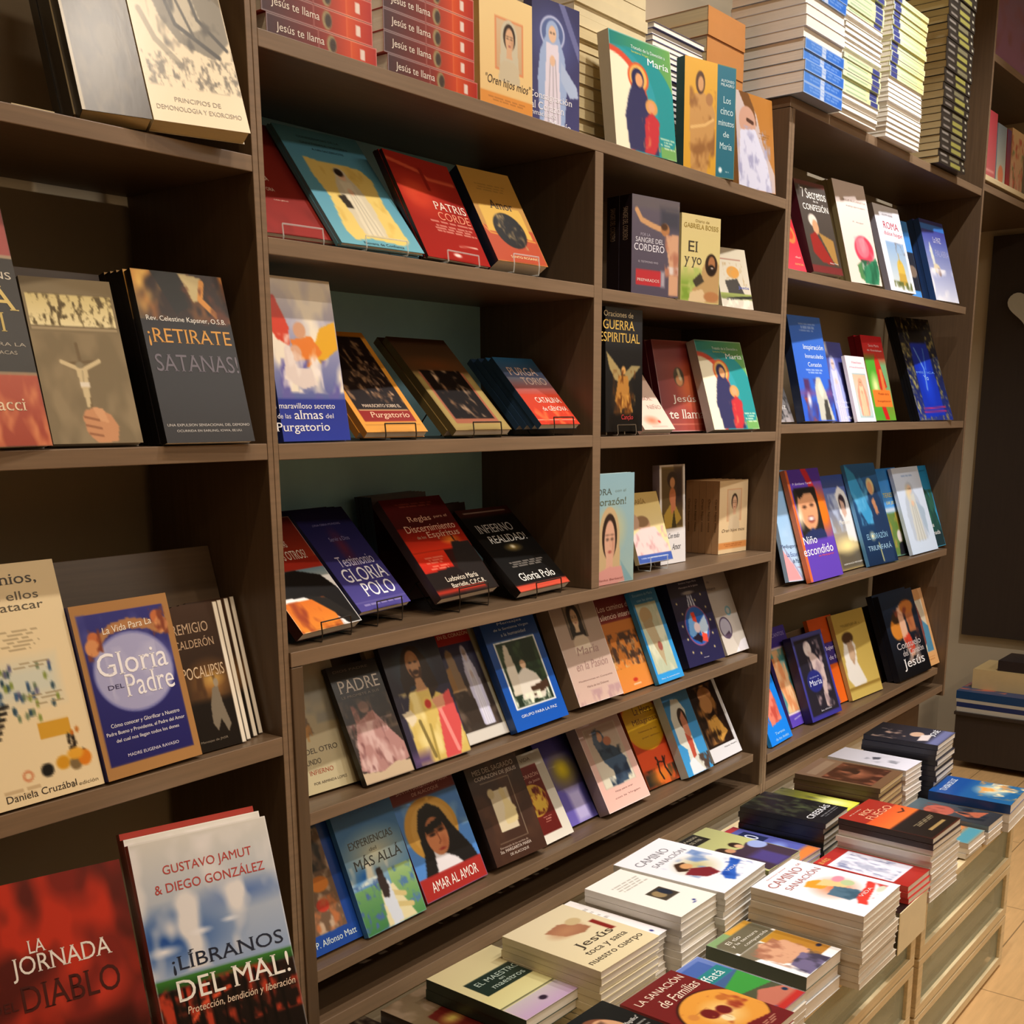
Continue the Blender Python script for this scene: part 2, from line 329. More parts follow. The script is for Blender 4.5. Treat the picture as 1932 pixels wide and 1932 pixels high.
# cover key: (description, spine colour, thickness, copies behind, art, lettering)
COV = {
'demon_white': ('pale cover with a grey pencil drawing of robes and grass on the top left shelf', 'd8ccb0', .024, 0,
  [('G', 'e9dcc0', 'f2e4c6'), ('P', [.1, 0, 1, 0, 1, .5, .8, .62, .45, .55, .3, .42], '8f8878'), ('P', [.25, .1, .6, .05, .75, .45, .5, .5], 'c9c0aa'), ('L', [.3, .1, .45, .45, .85, .6], .02, '4a453c'), ('L', [.6, .1, .7, .4, .95, .55], .018, '4f4a40'), ('L', [.45, .2, .62, .5], .015, '565044'), ('L', [.1, .4, .2, .55, .42, .68], .03, 'b0a68e'), ('N', 0, .62, 1, .8, '8a8272', 26, .5), ('N', .2, .1, 1, .6, '5c564a', 7, .62)],
  [('PRINCIPIOS DE', .26, .86, .74, .885, '9a8e78'), ('DEMONOLOGIA Y EXORCISMO', .06, .91, .94, .935, '9a8e78')]),
'demon_grey': ('plastic-wrapped grey-brown book with faint faces', '1c1712', .026, 3,
  [('G', '4c4234', '4a3f32'), ('N', 0, 0, 1, 1, '665a46', 5, .5), ('E', .45, .35, .2, .09, '5f5442', .4), ('E', .6, .6, .18, .09, '655a46', .4), ('E', .4, .8, .18, .08, '5f5442', .4), ('L', [0, 0, .02, 1], .03, 'b0a486')], []),
'acci': ('dark book with pink top and rusty orange foot at the left edge', '2a2420', .018, 0,
  [('G', '4a443c', '3c3830'), ('R', 0, 0, 1, .2, 'b0605a'), ('R', 0, .2, 1, .21, 'd8c0a0'), ('R', 0, .69, 1, .7, 'c8b088'), ('V', 0, .7, 1, 1, 'b85a3c', 'a8482c'), ('N', 0, .7, 1, 1, 'd88a5c', 6, .5)],
  [('NS', .78, .27, .95, .3, 'd8d0c0'), ('ATA', .1, .33, .96, .43, 'd8c070'), ('I', .75, .44, .8, .52, 'c8b060'), ('S PARA LA', .5, .565, .95, .58, 'b0a898'), ('MONIACAS', .5, .6, .85, .615, 'b0a898'), ('acci', .55, .8, .82, .85, 'e8d0b0')]),
'crucifix': ('tan cover with a fist holding a crucifix', '4b4030', .016, 0,
  [('G', '8c7e62', '857659'), ('V', .03, .1, .97, .29, 'd8c890', 'f0e4b8'), ('N', .03, .1, .97, .29, '6a5c3c', 24, .52), ('R', .03, .3, .97, .315, 'b0a080'), ('N', 0, .33, 1, 1, '9a8a6c', 3, .5), ('L', [.47, .4, .5, .78], .018, '7c6a4c'), ('L', [.3, .52, .66, .5], .012, '7c6a4c'), ('C', .48, .49, .78, .42, 'd6c6a0'), ('P', [.38, .84, .42, .8, .56, .78, .7, .83, .76, .9, .72, .99, .5, 1, .4, .94], 'cf9a70'), ('P', [.5, .78, .62, .79, .66, .88, .56, .86], 'dcaa80'), ('L', [.4, .84, .55, .86], .01, 'a06c48'), ('L', [.4, .89, .56, .91], .01, 'a06c48'), ('L', [.42, .94, .56, .955], .01, 'a06c48')], []),  # bright cream crowd band has the light reflected off the picture painted in
'retirate': ('black book with golden title and swirling figures along the top', '0e0c0b', .014, 4,
  [('G', '242022', '2a2528'), ('R', 0, 0, 1, .27, '3a281c'), ('N', 0, 0, 1, .28, 'c8873c', 4, .5), ('N', 0, 0, .3, .28, 'e8c06a', 3, .45), ('P', [.2, 0, .5, 0, .55, .2, .4, .25, .3, .12], '2a261e'), ('P', [.5, 0, .75, .02, .7, .15, .62, .17], 'c9b98a'), ('L', [.75, .05, .7, .15, .85, .24], .03, 'd89a4a'), ('N', .5, .05, 1, .3, '6a3c22', 9, .55)],
  [('Rev. Celestine Kapsner, O.S.B.', .06, .262, .94, .3, 'f0ece4'), ('¡RETIRATE', .04, .335, .96, .44, 'd89a3a'), ('SATANAS!', .06, .485, .98, .585, '6b6470'), ('UNA EXPULSION SENSACIONAL DEL DEMONIO', .04, .89, .97, .905, 'd0ccc8'), ('OCURRIDA EN EARLING, IOWA, EE.UU.', .13, .925, .87, .94, 'd0ccc8')]),
'demonios': ('tall cream cover with rows of tiny coloured people and circles', 'e0d0a8', .012, 0,
  [('G', 'ead9b4', 'eedcb6'), ('R', .3, .42, .84, .58, 'd6d8c8', .1)]+[('E', random.uniform(.35, .82), random.uniform(.42, .66), .013, .016, random.choice(['3c5a78', '4a6a8c', '7a8a6c', '8c9a4a', '6a6a8a', '2c4c5c'])) for i in range(46)]
  + [('L', [.1, .6+.025*i, .45-.02*i, .585+.025*i], .011, '2c2620') for i in range(6)]+[('R', .62, .68, .85, .75, 'd8a83a')]+[('E', .86+random.uniform(-.05, .05), .74+i*.011, .013, .013, random.choice(['2a2018', 'c87a2c', '1c1814'])) for i in range(10)]
  + [('E', .48, .885, .035, .022, 'c86a40'), ('E', .48, .885, .025, .015, 'eedcb6'), ('E', .62, .88, .045, .028, '1e1c1a'), ('E', .74, .865, .05, .03, 'd8a02a'), ('E', .83, .88, .045, .03, '8a7450'), ('E', .9, .865, .05, .035, 'e08a24'), ('E', .84, .84, .06, .025, 'e8b040'), ('X', .5, .28, .78, .37, 'a89878', 6), ('X', .55, .4, .85, .45, 'a89878', 3), ('X', .6, .56, .85, .61, 'a89878', 4), ('X', .3, .93, .55, .97, 'c8b08a', 2)],
  [('emonios,', .33, .045, .85, .095, '3a342c'), ('os de ellos', .3, .12, .84, .155, '5c5444'), ('dan atacar', .34, .165, .86, .2, '5c5444'), ('Daniela Cruzábal', .3, .945, .8, .975, '3c342c'), ('2ª edición', .76, .962, .96, .978, '7c7058')]),
'gloria': ('violet cover with a big pale oval and two cherubs, brown border', '3a3470', .02, 0,
  [('G', 'b08452', 'b58a58'), ('V', .05, .06, .93, .93, '3c3c86', '2c2a70'), ('N', .05, .06, .93, .4, '5c5c9c', 4, .5), ('P', [.18, .2, .35, .13, .55, .11, .75, .135, .9, .2, .86, .24, .72, .19, .5, .17, .32, .19, .2, .26], 'b8875a'), ('E', .5, .42, .41, .235, '8a8cc0'), ('E', .5, .42, .39, .22, 'b0b0d4'), ('N', .24, .27, .76, .57, 'c8c8e2', 4, .5), ('E', .17, .2, .06, .04, 'c8784a'), ('E', .14, .25, .07, .05, 'd89a68'), ('E', .84, .13, .06, .04, 'c8784a'), ('E', .88, .18, .07, .05, 'd89a68'), ('N', .08, .15, .24, .32, '8c4a34', 14, .5), ('N', .78, .08, .94, .24, '8c4a34', 14, .5)],
  [('La Vida Para La', .27, .145, .78, .185, 'f4e8d4', 0, .02), ('Gloria', .14, .29, .86, .425, 'f6f4fa'), ('DEL', .2, .475, .36, .5, '38325c'), ('Padre', .37, .43, .88, .56, 'f6f4fa'), ('Cómo conocer y Glorificar a Nuestro', .14, .69, .86, .72, 'f0eef8'), ('Padre Bueno y Providente, el Padre del Amor', .08, .735, .9, .762, 'f0eef8'), ('del cual nos llegan todos los dones', .16, .78, .82, .806, 'f0eef8'), ('MADRE EUGENIA RAVASIO', .24, .875, .78, .893, 'e0dcf0')]),
'apoc': ('brown cover with a kneeling figure and a white fore-edge strip', '2a1c12', .006, 3,
  [('G', '4a3222', '241a14'), ('E', .55, .55, .6, .2, 'a87a44', .9), ('E', .6, .52, .3, .07, 'c8a45c', .9), ('N', 0, .5, 1, .7, '5c4028', 4, .5), ('R', 0, .66, 1, 1, '1e1611', .05), ('P', [.45, .7, .55, .58, .66, .57, .7, .7, .78, .85, .7, .9, .6, .8, .5, .88, .42, .82], '8a8070'), ('E', .64, .55, .05, .03, 'a89a84'), ('R', .915, 0, 1, 1, 'f4ecdc')],
  [('REMIGIO', .0, .12, .72, .19, 'b89a7c'), ('CALDERÓN', .0, .22, .78, .29, 'b89a7c'), ('APOCALIPSIS', -.1, .42, .86, .5, 'd8bc98'), ('Mensajes de JNSR', .1, .925, .65, .945, '8c8070')]),
'jornada': ('red cover of glowing clouds with a white and dark title', '1e0e0c', .03, 0,
  [('G', '6a2c26', '5a1c16'), ('E', .6, .52, .45, .14, 'e85038', .95), ('E', .7, .42, .3, .2, 'd84a38', .9), ('N', -.2, -.2, 1.2, 1.2, '8a3028', 3, .5), ('N', -.2, -.2, 1.2, 1.2, 'c8402c', 3, .58), ('R', 0, .68, 1, 1, '2e1512', .15), ('E', .55, .8, .35, .12, '4a3230', .9)],
  [('LA', .32, .25, .43, .305, 'f4ece4'), ('JORNADA', .2, .31, .84, .41, 'f4ece4'), ('DEL', .04, .48, .2, .52, '451410'), ('DIABLO', .23, .43, .86, .54, '451410'), ('VICENTE', .5, .86, .75, .89, 'b03828')]),
'libranos': ('book with blue cloudy sky over a green strip and red forest', 'a03228', .024, 2,
  [('V', 0, 0, 1, .6, 'dcdad4', '9cb0d0'), ('E', .15, .42, .6, .16, '2c5aa4', .95), ('E', .75, .3, .5, .08, '6c88bc', .95), ('N', -.2, .02, 1.2, .57, 'e8e6e6', 4, .52), ('E', .1, .47, .14, .03, 'f0f0f4', .9), ('E', .38, .42, .1, .02, 'f0f0f4', .9), ('E', .6, .4, .08, .015, 'e8ecf4', .9), ('V', 0, .585, 1, .63, '4c8a3c', '2a5a28'), ('V', 0, .63, 1, 1, '2a1a14', '1a1210'), ('N', 0, .62, 1, .84, 'c04830', 13, .5), ('L', [.05, 1, .1, .85, .3, .72, .5, .68], .012, 'e06040'), ('L', [.3, 1, .36, .92, .28, .86], .014, 'c85038')]+[('L', [.1+i*.085, .64, .11+i*.085, .9], .012, '150e0c') for i in range(10)]+[('E', .63, .965, .04, .022, 'f4f0ea'), ('E', .53, .975, .08, .014, 'f4f0ea')],
  [('GUSTAVO JAMUT', .2, .115, .85, .165, 'b8403c'), ('& DIEGO GONZÁLEZ', .12, .18, .92, .23, 'b8403c'), ('¡LÍBRANOS', .14, .485, .95, .575, '1c2438'), ('DEL MAL!', .14, .6, .96, .69, 'f4f0e8'), ('Protección, bendición y liberación', .18, .715, .97, .755, 'e8d0b8', .15)]),
'oren': ('upright cream book with a veiled woman in a square picture, orange foot', 'c9a25e', .022, 1,
  [('G', 'f6dca4', 'f4d498'), ('R', .28, .2, .82, .66, 'e8a070'), ('V', .31, .22, .79, .64, 'e0c8a4', 'd8b890'), ('B', .55, .36, .34, 'd8d0b8', '3c2c24', 'e4bc98', 'd8ccb0'), ('R', 0, .87, 1, 1, 'eca450'), ('X', .15, .9, .85, .96, 'b87a3c', 2)],
  [('"Oren hijos mios"', .08, .72, .94, .82, '4a3c2c', .2)]),
'consag': ('upright dark blue book with a haloed woman in a white robe', '3c3c6c', .02, 0,
  [('G', '343468', '4c4c80'), ('E', .45, .3, .6, .3, '5c68a4', .95), ('E', .42, .25, .26, .135, 'c0c8e8'), ('E', .42, .25, .225, .115, '5c70a4'), ('S', .42, .16, 1.0, .62, 'e8e0ec', 'a8bce0', SK2), ('P', [.6, .45, .95, .62, .98, .7, .8, .72, .6, .6], 'b8c8e4'), ('P', [.55, 0, .68, 0, 1, .3, 1, .42], '7478a8')],
  [('Consagración', -.08, .73, .84, .8, 'f4f2fa'), ('al Corazón', -.03, .81, .66, .87, 'f4f2fa'), ('Inmaculado', -.05, .88, .5, .92, 'f4f2fa'), ('María', .35, .93, .82, .99, 'f4f2fa')]),
'maria_green': ('teal and green upright book with two haloed icon figures on the top shelf', 'b8ad98', .028, 0,
  [('H', 0, 0, 1, 1, '2a8a84', '7aac62'), ('E', .35, .62, .72, .52, '30989a'), ('E', .12, .62, .6, .5, '3aa0a8'), ('E', .0, .6, .58, .47, 'd85c44'), ('E', -.02, .62, .52, .44, 'f0e8cc'), ('E', .43, .34, .17, .13, 'd86840'), ('E', .43, .34, .14, .11, 'e8b868'), ('P', [.22, 1, .18, .7, .26, .5, .34, .38, .46, .36, .56, .5, .66, .62, .7, 1], '3c3c64'), ('E', .42, .35, .1, .09, '33345c'), ('E', .44, .36, .06, .06, 'e0a878'), ('E', .62, .57, .1, .07, 'd8a060'), ('E', .62, .57, .055, .045, 'dca47a'), ('P', [.5, .68, .62, .62, .74, .68, .7, .9, .62, 1, .46, 1, .48, .85], 'c43c44'), ('N', .45, .65, .72, .95, 'd8885c', 9, .62), ('R', .74, .9, 1, 1, '7cae68'), ('X', .74, .82, .98, .93, 'd8e8c8', 4)],
  [('Tratado de la Devoción a', .34, .07, .9, .1, 'e0f0ec'), ('Santísima Virgen', .34, .115, .62, .14, 'c8dc68'), ('María', .6, .14, .95, .2, 'f4faf8')]),
'milagro': ('yellow and teal upright book with a golden statue of mother and child', '1e5058', .024, 0,
  [('G', 'deac3c', 'd8a634'), ('R', .63, 0, 1, 1, '1e7488'), ('P', [.12, .75, .1, .45, .2, .3, .36, .28, .5, .32, .6, .45, .58, .72, .5, .8, .45, 1, .15, 1], 'c89a5c'), ('E', .3, .2, .09, .1, '5c3c24'), ('E', .31, .21, .055, .065, 'd0a070'), ('E', .48, .33, .07, .055, 'b08050'), ('N', .1, .25, .6, 1, '9c6c38', 6, .55), ('L', [.14, .6, .4, .56, .56, .5], .02, 'e0b878'), ('E', .72, .93, .035, .025, 'e8f0f0'), ('X', .77, .92, .93, .95, 'b8d0d4', 2)],
  [('ALFONSO', .7, .12, .96, .145, 'd8ecec'), ('MILAGRO', .7, .155, .96, .18, 'd8ecec'), ('Los', .75, .27, .9, .33, 'c8e4e8'), ('cinco', .7, .37, .95, .43, 'c8e4e8'), ('minutos', .66, .48, .97, .53, 'c8e4e8'), ('de', .76, .58, .88, .63, 'c8e4e8'), ('María', .7, .68, .94, .74, 'c8e4e8')]),
'jose_old': ('tan glossy book with a pale bearded old face, last on the middle top shelf', 'b88040', .016, 0,
  [('G', 'b8803c', 'b8834a'), ('P', [0, 0, .3, 0, .55, .2, .7, .5, 1, .8, 1, 1, 0, 1], 'c8b8b4'), ('P', [.1, 0, .35, 0, .5, .15, .55, .32, .4, .3, .2, .1], '7a5430'), ('E', .3, .3, .22, .16, 'c8a08c'), ('L', [.3, .28, .44, .3], .03, '5a3c30'), ('P', [.1, .4, .5, .36, .8, .7, .9, 1, 0, 1], 'd4d4e4'), ('N', 0, .35, .9, 1, 'a8a8c4', 7, .56), ('X', .6, .38, .9, .46, '9a6c38', 3)], []),
'red1': ('dark red booklet behind the divider, left end of the second shelf', 'a03430', .008, 1,
  [('G', '7c2820', 'a03830'), ('N', 0, 0, 1, 1, '8c3028', 3, .5)], [('NA', .42, .5, .5, .54, 'f0d8c8'), ('ORA', .4, .6, .5, .63, 'e0c0b0'), ('CON JESUS', .42, .7, .6, .71, 'e8d0c0')]),
'blue_virgin': ('sky-blue booklet with a white robed woman on a cream panel', '5c9cb0', .006, 1,
  [('G', '5c98b4', '78b4c4'), ('P', [.15, .26, .3, .28, .6, .28, .8, .3, .88, .38, .84, .6, .88, .92, .78, .96, .4, .93, .2, .96, .14, .88, .2, .6, .14, .4], 'e8d080'), ('N', .2, .3, .84, .9, 'd8b864', 6, .6), ('S', .5, .32, .9, .34, 'e4dcc4', 'd8d0b8', SK2), ('E', .49, .36, .05, .035, '3c3028'), ('P', [.3, .58, .4, .56, .42, .68, .34, .68], '3c3428')],
  [('CONFIDENCIAS DE LA', .22, .07, .72, .09, '2c4c5c'), ('SANTISIMA VIRGEN', .22, .12, .78, .14, '2c4c5c'), ('A UN SACERDOTE', .32, .17, .7, .19, '2c4c5c'), ('Novena de Confianza', .28, .963, .76, .985, '2c4450')]),
'patris': ('bright red booklet with a glowing orange centre in the second shelf', '2a0e0c', .006, 2,
  [('G', '9c2a20', 'a82820'), ('E', .25, .38, .25, .15, 'f08050', .95), ('E', .3, .4, .5, .26, 'd04830', .98), ('L', [.0, .08, .45, .14, .55, .2, .95, .2], .025, 'c85c40'), ('L', [.48, .12, .5, .3], .03, '8c2018'), ('L', [.6, .84, .9, .83], .006, 'f0d0c0'), ('E', .5, .94, .06, .018, 'f4e0d8'), ('X', .3, .62, .98, .74, 'e8b0a0', 4)],
  [('PATRIS', .46, .42, .97, .5, 'f4dccc'), ('CORDE', .46, .52, .97, .6, 'e89070')]),
'amor': ('tan and orange book with a dark oval picture, thick navy spine', '1c2034', .03, 0,
  [('G', 'b89048', 'c08c40'), ('P', [0, .62, 1, .62, 1, 1, 0, 1], 'b8502a'), ('P', [.1, .4, .9, .4, .92, .72, .08, .68], 'd8b050'), ('L', [.0, .62, .1, .7, .5, .72, .95, .74], .01, 'd8a040'), ('E', .52, .65, .3, .19, '1c1814'), ('N', .25, .48, .8, .84, 'b8a070', 8, .58), ('X', .2, .16, .8, .25, '8a6c38', 3)],
  [('Amor', .32, .33, .78, .42, '3c2c1c'), ('SANTO ROSARIO', .3, .925, .85, .95, 'f0d8a0')]),
'almas': ('tall cover with a white to indigo painting of two souls in flames', '2c3c8c', .012, 0,
  [('G', 'e8e0dc', '3c4ca0'), ('N', 0, .0, 1, .7, 'f4ecdc', 3, .45), ('P', [0, .1, .15, .12, .3, .3, .28, .42, .12, .38, 0, .3], 'd8482c'), ('P', [.75, .3, 1, .25, 1, .42, .7, .52, .6, .45], 'e8b428'), ('P', [.3, .38, .6, .35, .75, .45, .5, .55, .35, .48], 'e88a34'), ('N', 0, .5, 1, .74, '7470b4', 5, .45), ('E', .45, .32, .09, .05, 'd8a888'), ('E', .35, .46, .09, .05, 'e0b498'), ('P', [.2, .42, .28, .42, .35, .55, .55, .55, .62, .65, .4, .68, .15, .62], 'e8dcd8'), ('N', .1, .35, .7, .7, 'f8f0ec', 6, .6), ('V', 0, .74, 1, 1, '3040a0', '3448b0')],
  [('El maravilloso secreto', -.1, .765, .82, .8, 'f4f4fc'), ('de las', -.04, .83, .15, .86, 'e8e8f8'), ('almas', .2, .81, .62, .865, 'f8f8ff'), ('del', .66, .83, .78, .86, 'e8e8f8'), ('Purgatorio', -.08, .885, .7, .955, 'f8f8ff')]),
'manuscrito': ('amber framed book lying back with a crowded dark painting', 'c88a3c', .013, 1,
  [('G', 'd8983c', 'dca044'), ('R', .08, .05, .92, .8, '241814'), ('N', .08, .05, .92, .72, '8a6c50', 12, .58), ('N', .4, .3, .9, .7, 'b49478', 14, .62), ('R', .08, .79, .92, .9, '94241c'), ('R', .1, .785, .9, .795, 'd8b080'), ('R', .05, .93, .95, .935, 'a87830')],
  [('MANUSCRITO SOBRE EL', .2, .735, .82, .765, 'e0c8b0'), ('Purgatorio', .22, .81, .85, .88, 'f0c0a0', .2)]),
'brown_purg': ('olive-brown book lying back with a small dark painting', '6a5c34', .014, 1,
  [('G', '4a3220', '947a4c'), ('E', .5, .3, .7, .12, '7c4c28', .95), ('R', 0, .4, 1, 1, 'a8945c', .08), ('R', .1, .38, .88, .93, 'a86a50'), ('R', .14, .36, .84, .88, '1c1410'), ('N', .3, .36, .8, .86, 'c8a888', 7, .55), ('N', .14, .5, .6, .88, '8c6c50', 9, .6)], []),
'catalina': ('small blue to orange-red book lying back at the right end of the third shelf', '2c4460', .013, 3,
  [('G', '3c78a4', 'c8442c'), ('V', 0, .3, 1, .55, '8890a0', 'b85040'), ('V', 0, .55, 1, 1, 'c04830', 'c84028'), ('L', [.0, .93, .95, .93], .006, 'f0c0a8'), ('N', 0, .75, 1, 1, 'e86c40', 5, .58)],
  [('PURGA', .14, .15, .85, .27, 'e8c8b8'), ('TORIO', .32, .3, .92, .41, 'e8c8b8'), ('CATALINA', .3, .6, .93, .68, 'f0d0c0'), ('de GÉNOVA', .32, .72, .95, .8, 'f0d0c0')]),
'ros_red': ('red, black and orange sunset book cut by the divider on the fourth shelf', '3a1a14', .02, 0,
  [('V', 0, 0, 1, .5, '5c1c14', 'c0482c'), ('R', 0, .38, 1, .5, 'a03020'), ('V', 0, .48, 1, .56, '708894', 'a0a8a8'), ('P', [0, .5, .5, .48, .85, .55, 1, .7, 1, 1, .8, 1, .4, .72, 0, .7], '1c1816'), ('V', 0, .74, .68, 1, 'e08030', 'f09a3c'), ('N', 0, .74, .7, 1, 'a8502c', 5, .5), ('P', [.4, .7, .7, .75, .98, .96, .95, 1, .7, .9], '2a2622')],
  [('¿DONDE ESTAS', .3, .22, .66, .29, 'f0e0d4'), ('LOS OTROS?', .35, .31, .86, .39, 'f4e8dc')]),
'polo': ('violet-blue book lying back with a large white two-line name', '2c2a58', .012, 2,
  [('G', '1e1e4c', '5c54a0'), ('E', .5, .4, .16, .25, '6c3450', .95), ('R', .0, .92, 1, .925, '8880b8'), ('X', .1, .945, .9, .975, 'a8a0d0', 1)],
  [('¡UNA OBRA MUNDIAL', .22, .15, .75, .175, '7c78b0'), ('Servir a Dios', .34, .29, .72, .33, '8884b8'), ('Testimonio', .2, .48, .88, .58, 'd0ccec'), ('GLORIA', .12, .6, .96, .73, 'f0f0fc'), ('POLO', .3, .75, .9, .88, 'f0f0fc')]),
'reglas_back': ('dark red book in the upright row at the back of the fourth shelf', '24141c', .0095, 4,
  [('G', '3c100e', '4c1410'), ('N', 0, 0, 1, .5, '2c0c0c', 3, .5), ('L', [.1, .09, .9, .1], .006, '6c2820')], [('Reglas', .25, .18, .6, .24, '7c4434')]),
'black_back': ('near-black book standing at the back of the fourth shelf', '140c0a', .014, 1,
  [('G', '2c0c0a', '0c0a0a'), ('R', 0, .15, 1, 1, '100e0e')], [('INFIERNO', .3, .3, .8, .36, '3c3430')]),
'reglas': ('red sunset book with a dark cliff and a candle-like flame', '42302c', .018, 0,
  [('G', '5c1412', '2a1c18'), ('V', 0, .3, 1, .55, '7c1c14', 'd83c20'), ('E', .72, .46, .2, .06, 'f8a040', .95), ('P', [.7, .48, 1, .5, 1, 1, .0, 1, .1, .85, .25, .78, .55, .76, .62, .6], '2c2624'), ('V', 0, .55, .5, .75, 'd83c20', 'c02c1c'), ('P', [0, .76, .5, .72, .6, .8, .4, 1, 0, 1], '241a18'), ('L', [.76, .38, .77, .47], .01, '201410'), ('R', 0, .93, .8, .965, 'c83c28', .04), ('X', .12, .6, .45, .74, 'e89078', 5), ('X', .2, .06, .8, .1, 'a0584c', 2)],
  [('Reglas', .25, .19, .62, .26, 'd8a890'), ('para el', .68, .2, .9, .235, 'c89880'), ('Discernimiento', .12, .28, .93, .35, 'e0b8a0'), ('de los', .22, .39, .36, .42, 'd0a890'), ('Espíritus', .4, .36, .93, .44, 'e8b8a0'), ('Ludovico María', .25, .81, .78, .86, 'e8dcc8'), ('Barrielle, C.P.C.R.', .28, .88, .85, .93, 'e8dcc8')]),
'infierno': ('black book lying back with grey capitals and a small burst of light', '181210', .018, 0,
  [('G', '3c1a12', '181414'), ('R', 0, .1, 1, .9, '14120f', .04), ('E', .5, .5, .2, .06, 'a08850', .95), ('E', .5, .49, .06, .03, 'f0e8d0', .9), ('V', 0, .93, 1, 1, 'c8503c', 'd86048'), ('R', .1, .04, .9, .055, '8c7468'), ('X', .2, .66, .85, .74, '9c948c', 3)],
  [('INFIERNO', .12, .2, .78, .3, 'b0aca8'), ('REALIDAD!', .18, .34, .88, .43, 'c8c4bc'), ('Gloria Polo', .18, .8, .85, .89, 'f0ece4')]),
'sangre': ('thick mauve-grey book with an outstretched crucified figure and red label', '241a1c', .034, 1,
  [('G', '6c6470', '5c5464'), ('R', .7, .05, 1, .12, 'c8b08c'), ('R', 0, 0, 1, .12, '70686c', .05), ('R', .6, .1, 1, .3, '4c4c58', .1), ('L', [.1, .15, .2, .24, .4, .28, .68, .32], .04, 'd0a478'), ('E', .7, .31, .09, .065, 'b88458'), ('E', .68, .28, .07, .035, '5a4030'), ('P', [.72, .36, 1, .34, 1, .98, .78, .98, .8, .7, .74, .52], 'd4a888'), ('R', .76, .68, 1, .76, 'dcd0c8', .02), ('N', .7, .36, 1, 1, 'b88068', 5, .56), ('R', .09, .74, .62, .9, 'c03c44'), ('R', .62, .74, .7, .9, 'b0a8b0', .04)],
  [('POR LA', .18, .37, .38, .4, 'a8a0b0'), ('SANGRE DEL', .08, .415, .66, .465, 'e0dce4'), ('CORDERO', .05, .48, .68, .55, 'ece8f0'), ('EL TESTIMONIO VIVO', .14, .65, .55, .67, 'b8b0bc'), ('PREPARADOS', .12, .83, .58, .86, 'f0d0c8')]),
'elyyo': ('cream to green book with a bearded man laughing', 'b8a878', .014, 0,
  [('G', 'dccb94', 'd8cc8c'), ('V', 0, .6, 1, .8, 'd8cc8c', '8ca84c'), ('R', 0, .8, .5, 1, '88a444', .1), ('N', 0, .6, .6, 1, 'b4c070', 6, .5), ('P', [.35, 1, .3, .85, .5, .75, .55, .6, .68, .46, .85, .44, 1, .55, 1, 1], 'c0a070'), ('E', .78, .55, .16, .13, '3c2a20'), ('E', .79, .54, .09, .09, 'b07c54'), ('E', .78, .6, .1, .055, '2a1e18'), ('E', .8, .585, .03, .008, 'f0e0d0'), ('P', [.2, 1, .25, .88, .55, .84, .7, .95, .6, 1], 'dcc49c'), ('P', [.3, .75, .5, .65, .6, .75, .4, .82], '4c4438'), ('E', .8, .92, .2, .06, 'b88458')],
  [('Diario de', .35, .05, .7, .08, '9a8448'), ('GABRIELA BOSSIS', .06, .1, .94, .155, '9c8238'), ('El', .18, .3, .42, .42, '3c382c'), ('y yo', .08, .48, .52, .6, '4c483c')]),
'farm': ('small cream book with a farm scene, lower right of the middle bay', 'c8bca0', .012, 0,
  [('G', 'cfc6b0', 'd0c8b8'), ('E', .5, .4, .2, .1, 'd09a4c'), ('N', .2, .25, .9, .6, 'b8a078', 9, .6), ('P', [.2, .55, .6, .5, .8, .78, .3, .82], '4c4844'), ('V', 0, .75, 1, .85, 'a0aa60', '78804c'), ('L', [.2, .85, .6, .82, .98, .8], .03, '2c2c28'), ('N', 0, .84, 1, 1, 'e8e0cc', 6, .5), ('R', .1, .18, .8, .2, 'a87868')],
  [('Jesús', .6, .62, .95, .68, '5c68b0')]),
'guerra': ('upright black book with a golden winged warrior', '181818', .014, 0,
  [('G', '2c2e30', '1a1a1c'), ('R', 0, 0, 1, .3, '34363a', .1), ('E', .45, .72, .35, .2, '5c4430', .9), ('P', [.02, .35, .2, .42, .4, .5, .45, .6, .25, .58, .1, .48], 'b09c6c'), ('P', [.5, .52, .7, .46, .95, .46, .75, .54, .6, .6], 'a8986c'), ('E', .48, .5, .06, .035, 'd8a868'), ('P', [.35, .54, .6, .54, .65, .7, .75, .85, .55, .8, .4, .82, .25, .75], 'c08c48'), ('N', .2, .5, .8, .9, '7c4c24', 9, .52), ('N', .2, .7, .8, .88, 'd8a454', 11, .62), ('R', .1, .86, .9, 1, '161414', .04)],
  [('Oraciones de', -.04, .03, .74, .075, 'd8c8a0'), ('GUERRA', -.06, .1, .78, .175, 'e0b85c'), ('ESPIRITUAL', -.15, .2, .92, .275, 'e0b85c'), ('Canção', .42, .86, .74, .91, 'c83c40')]),
'ninopink': ('pale pink booklet leaning back behind the black warrior book', 'd8b0a0', .018, 0,
  [('G', 'e8cbb8', 'ecd4c4'), ('E', .4, .85, .3, .1, 'd88a6c', .9), ('E', .62, .87, .04, .02, 'c83c30'), ('R', .3, .95, .8, .955, '8c3c34')], [('JESÚS,', .35, .45, .8, .53, 'a07468'), ('NIÑO', .5, .58, .95, .66, 'b08c80')]),
'llama': ('warm red book with a small oval picture of hands', '702838', .018, 1,
  [('H', 0, 0, 1, 1, '8c4c50', 'c85c44'), ('R', 0, 0, 1, .22, '883634', .1), ('E', .68, .5, .3, .3, 'dc7c50', .9), ('E', .5, .4, .12, .105, '5c5444'), ('E', .5, .44, .08, .06, 'd8a070'), ('L', [.5, .33, .53, .42], .03, 'd8cca8'), ('L', [.15, .92, .9, .92], .005, 'e09078')],
  [('Jesús', .28, .6, .82, .7, 'f0e0d0'), ('te llama', .14, .76, .96, .86, 'f0e0d0')]),
'maria2': ('teal and green book with two haloed icon figures leaning in the small bay', 'b8b4ac', .024, 0, 'maria_green', 'maria_green'),
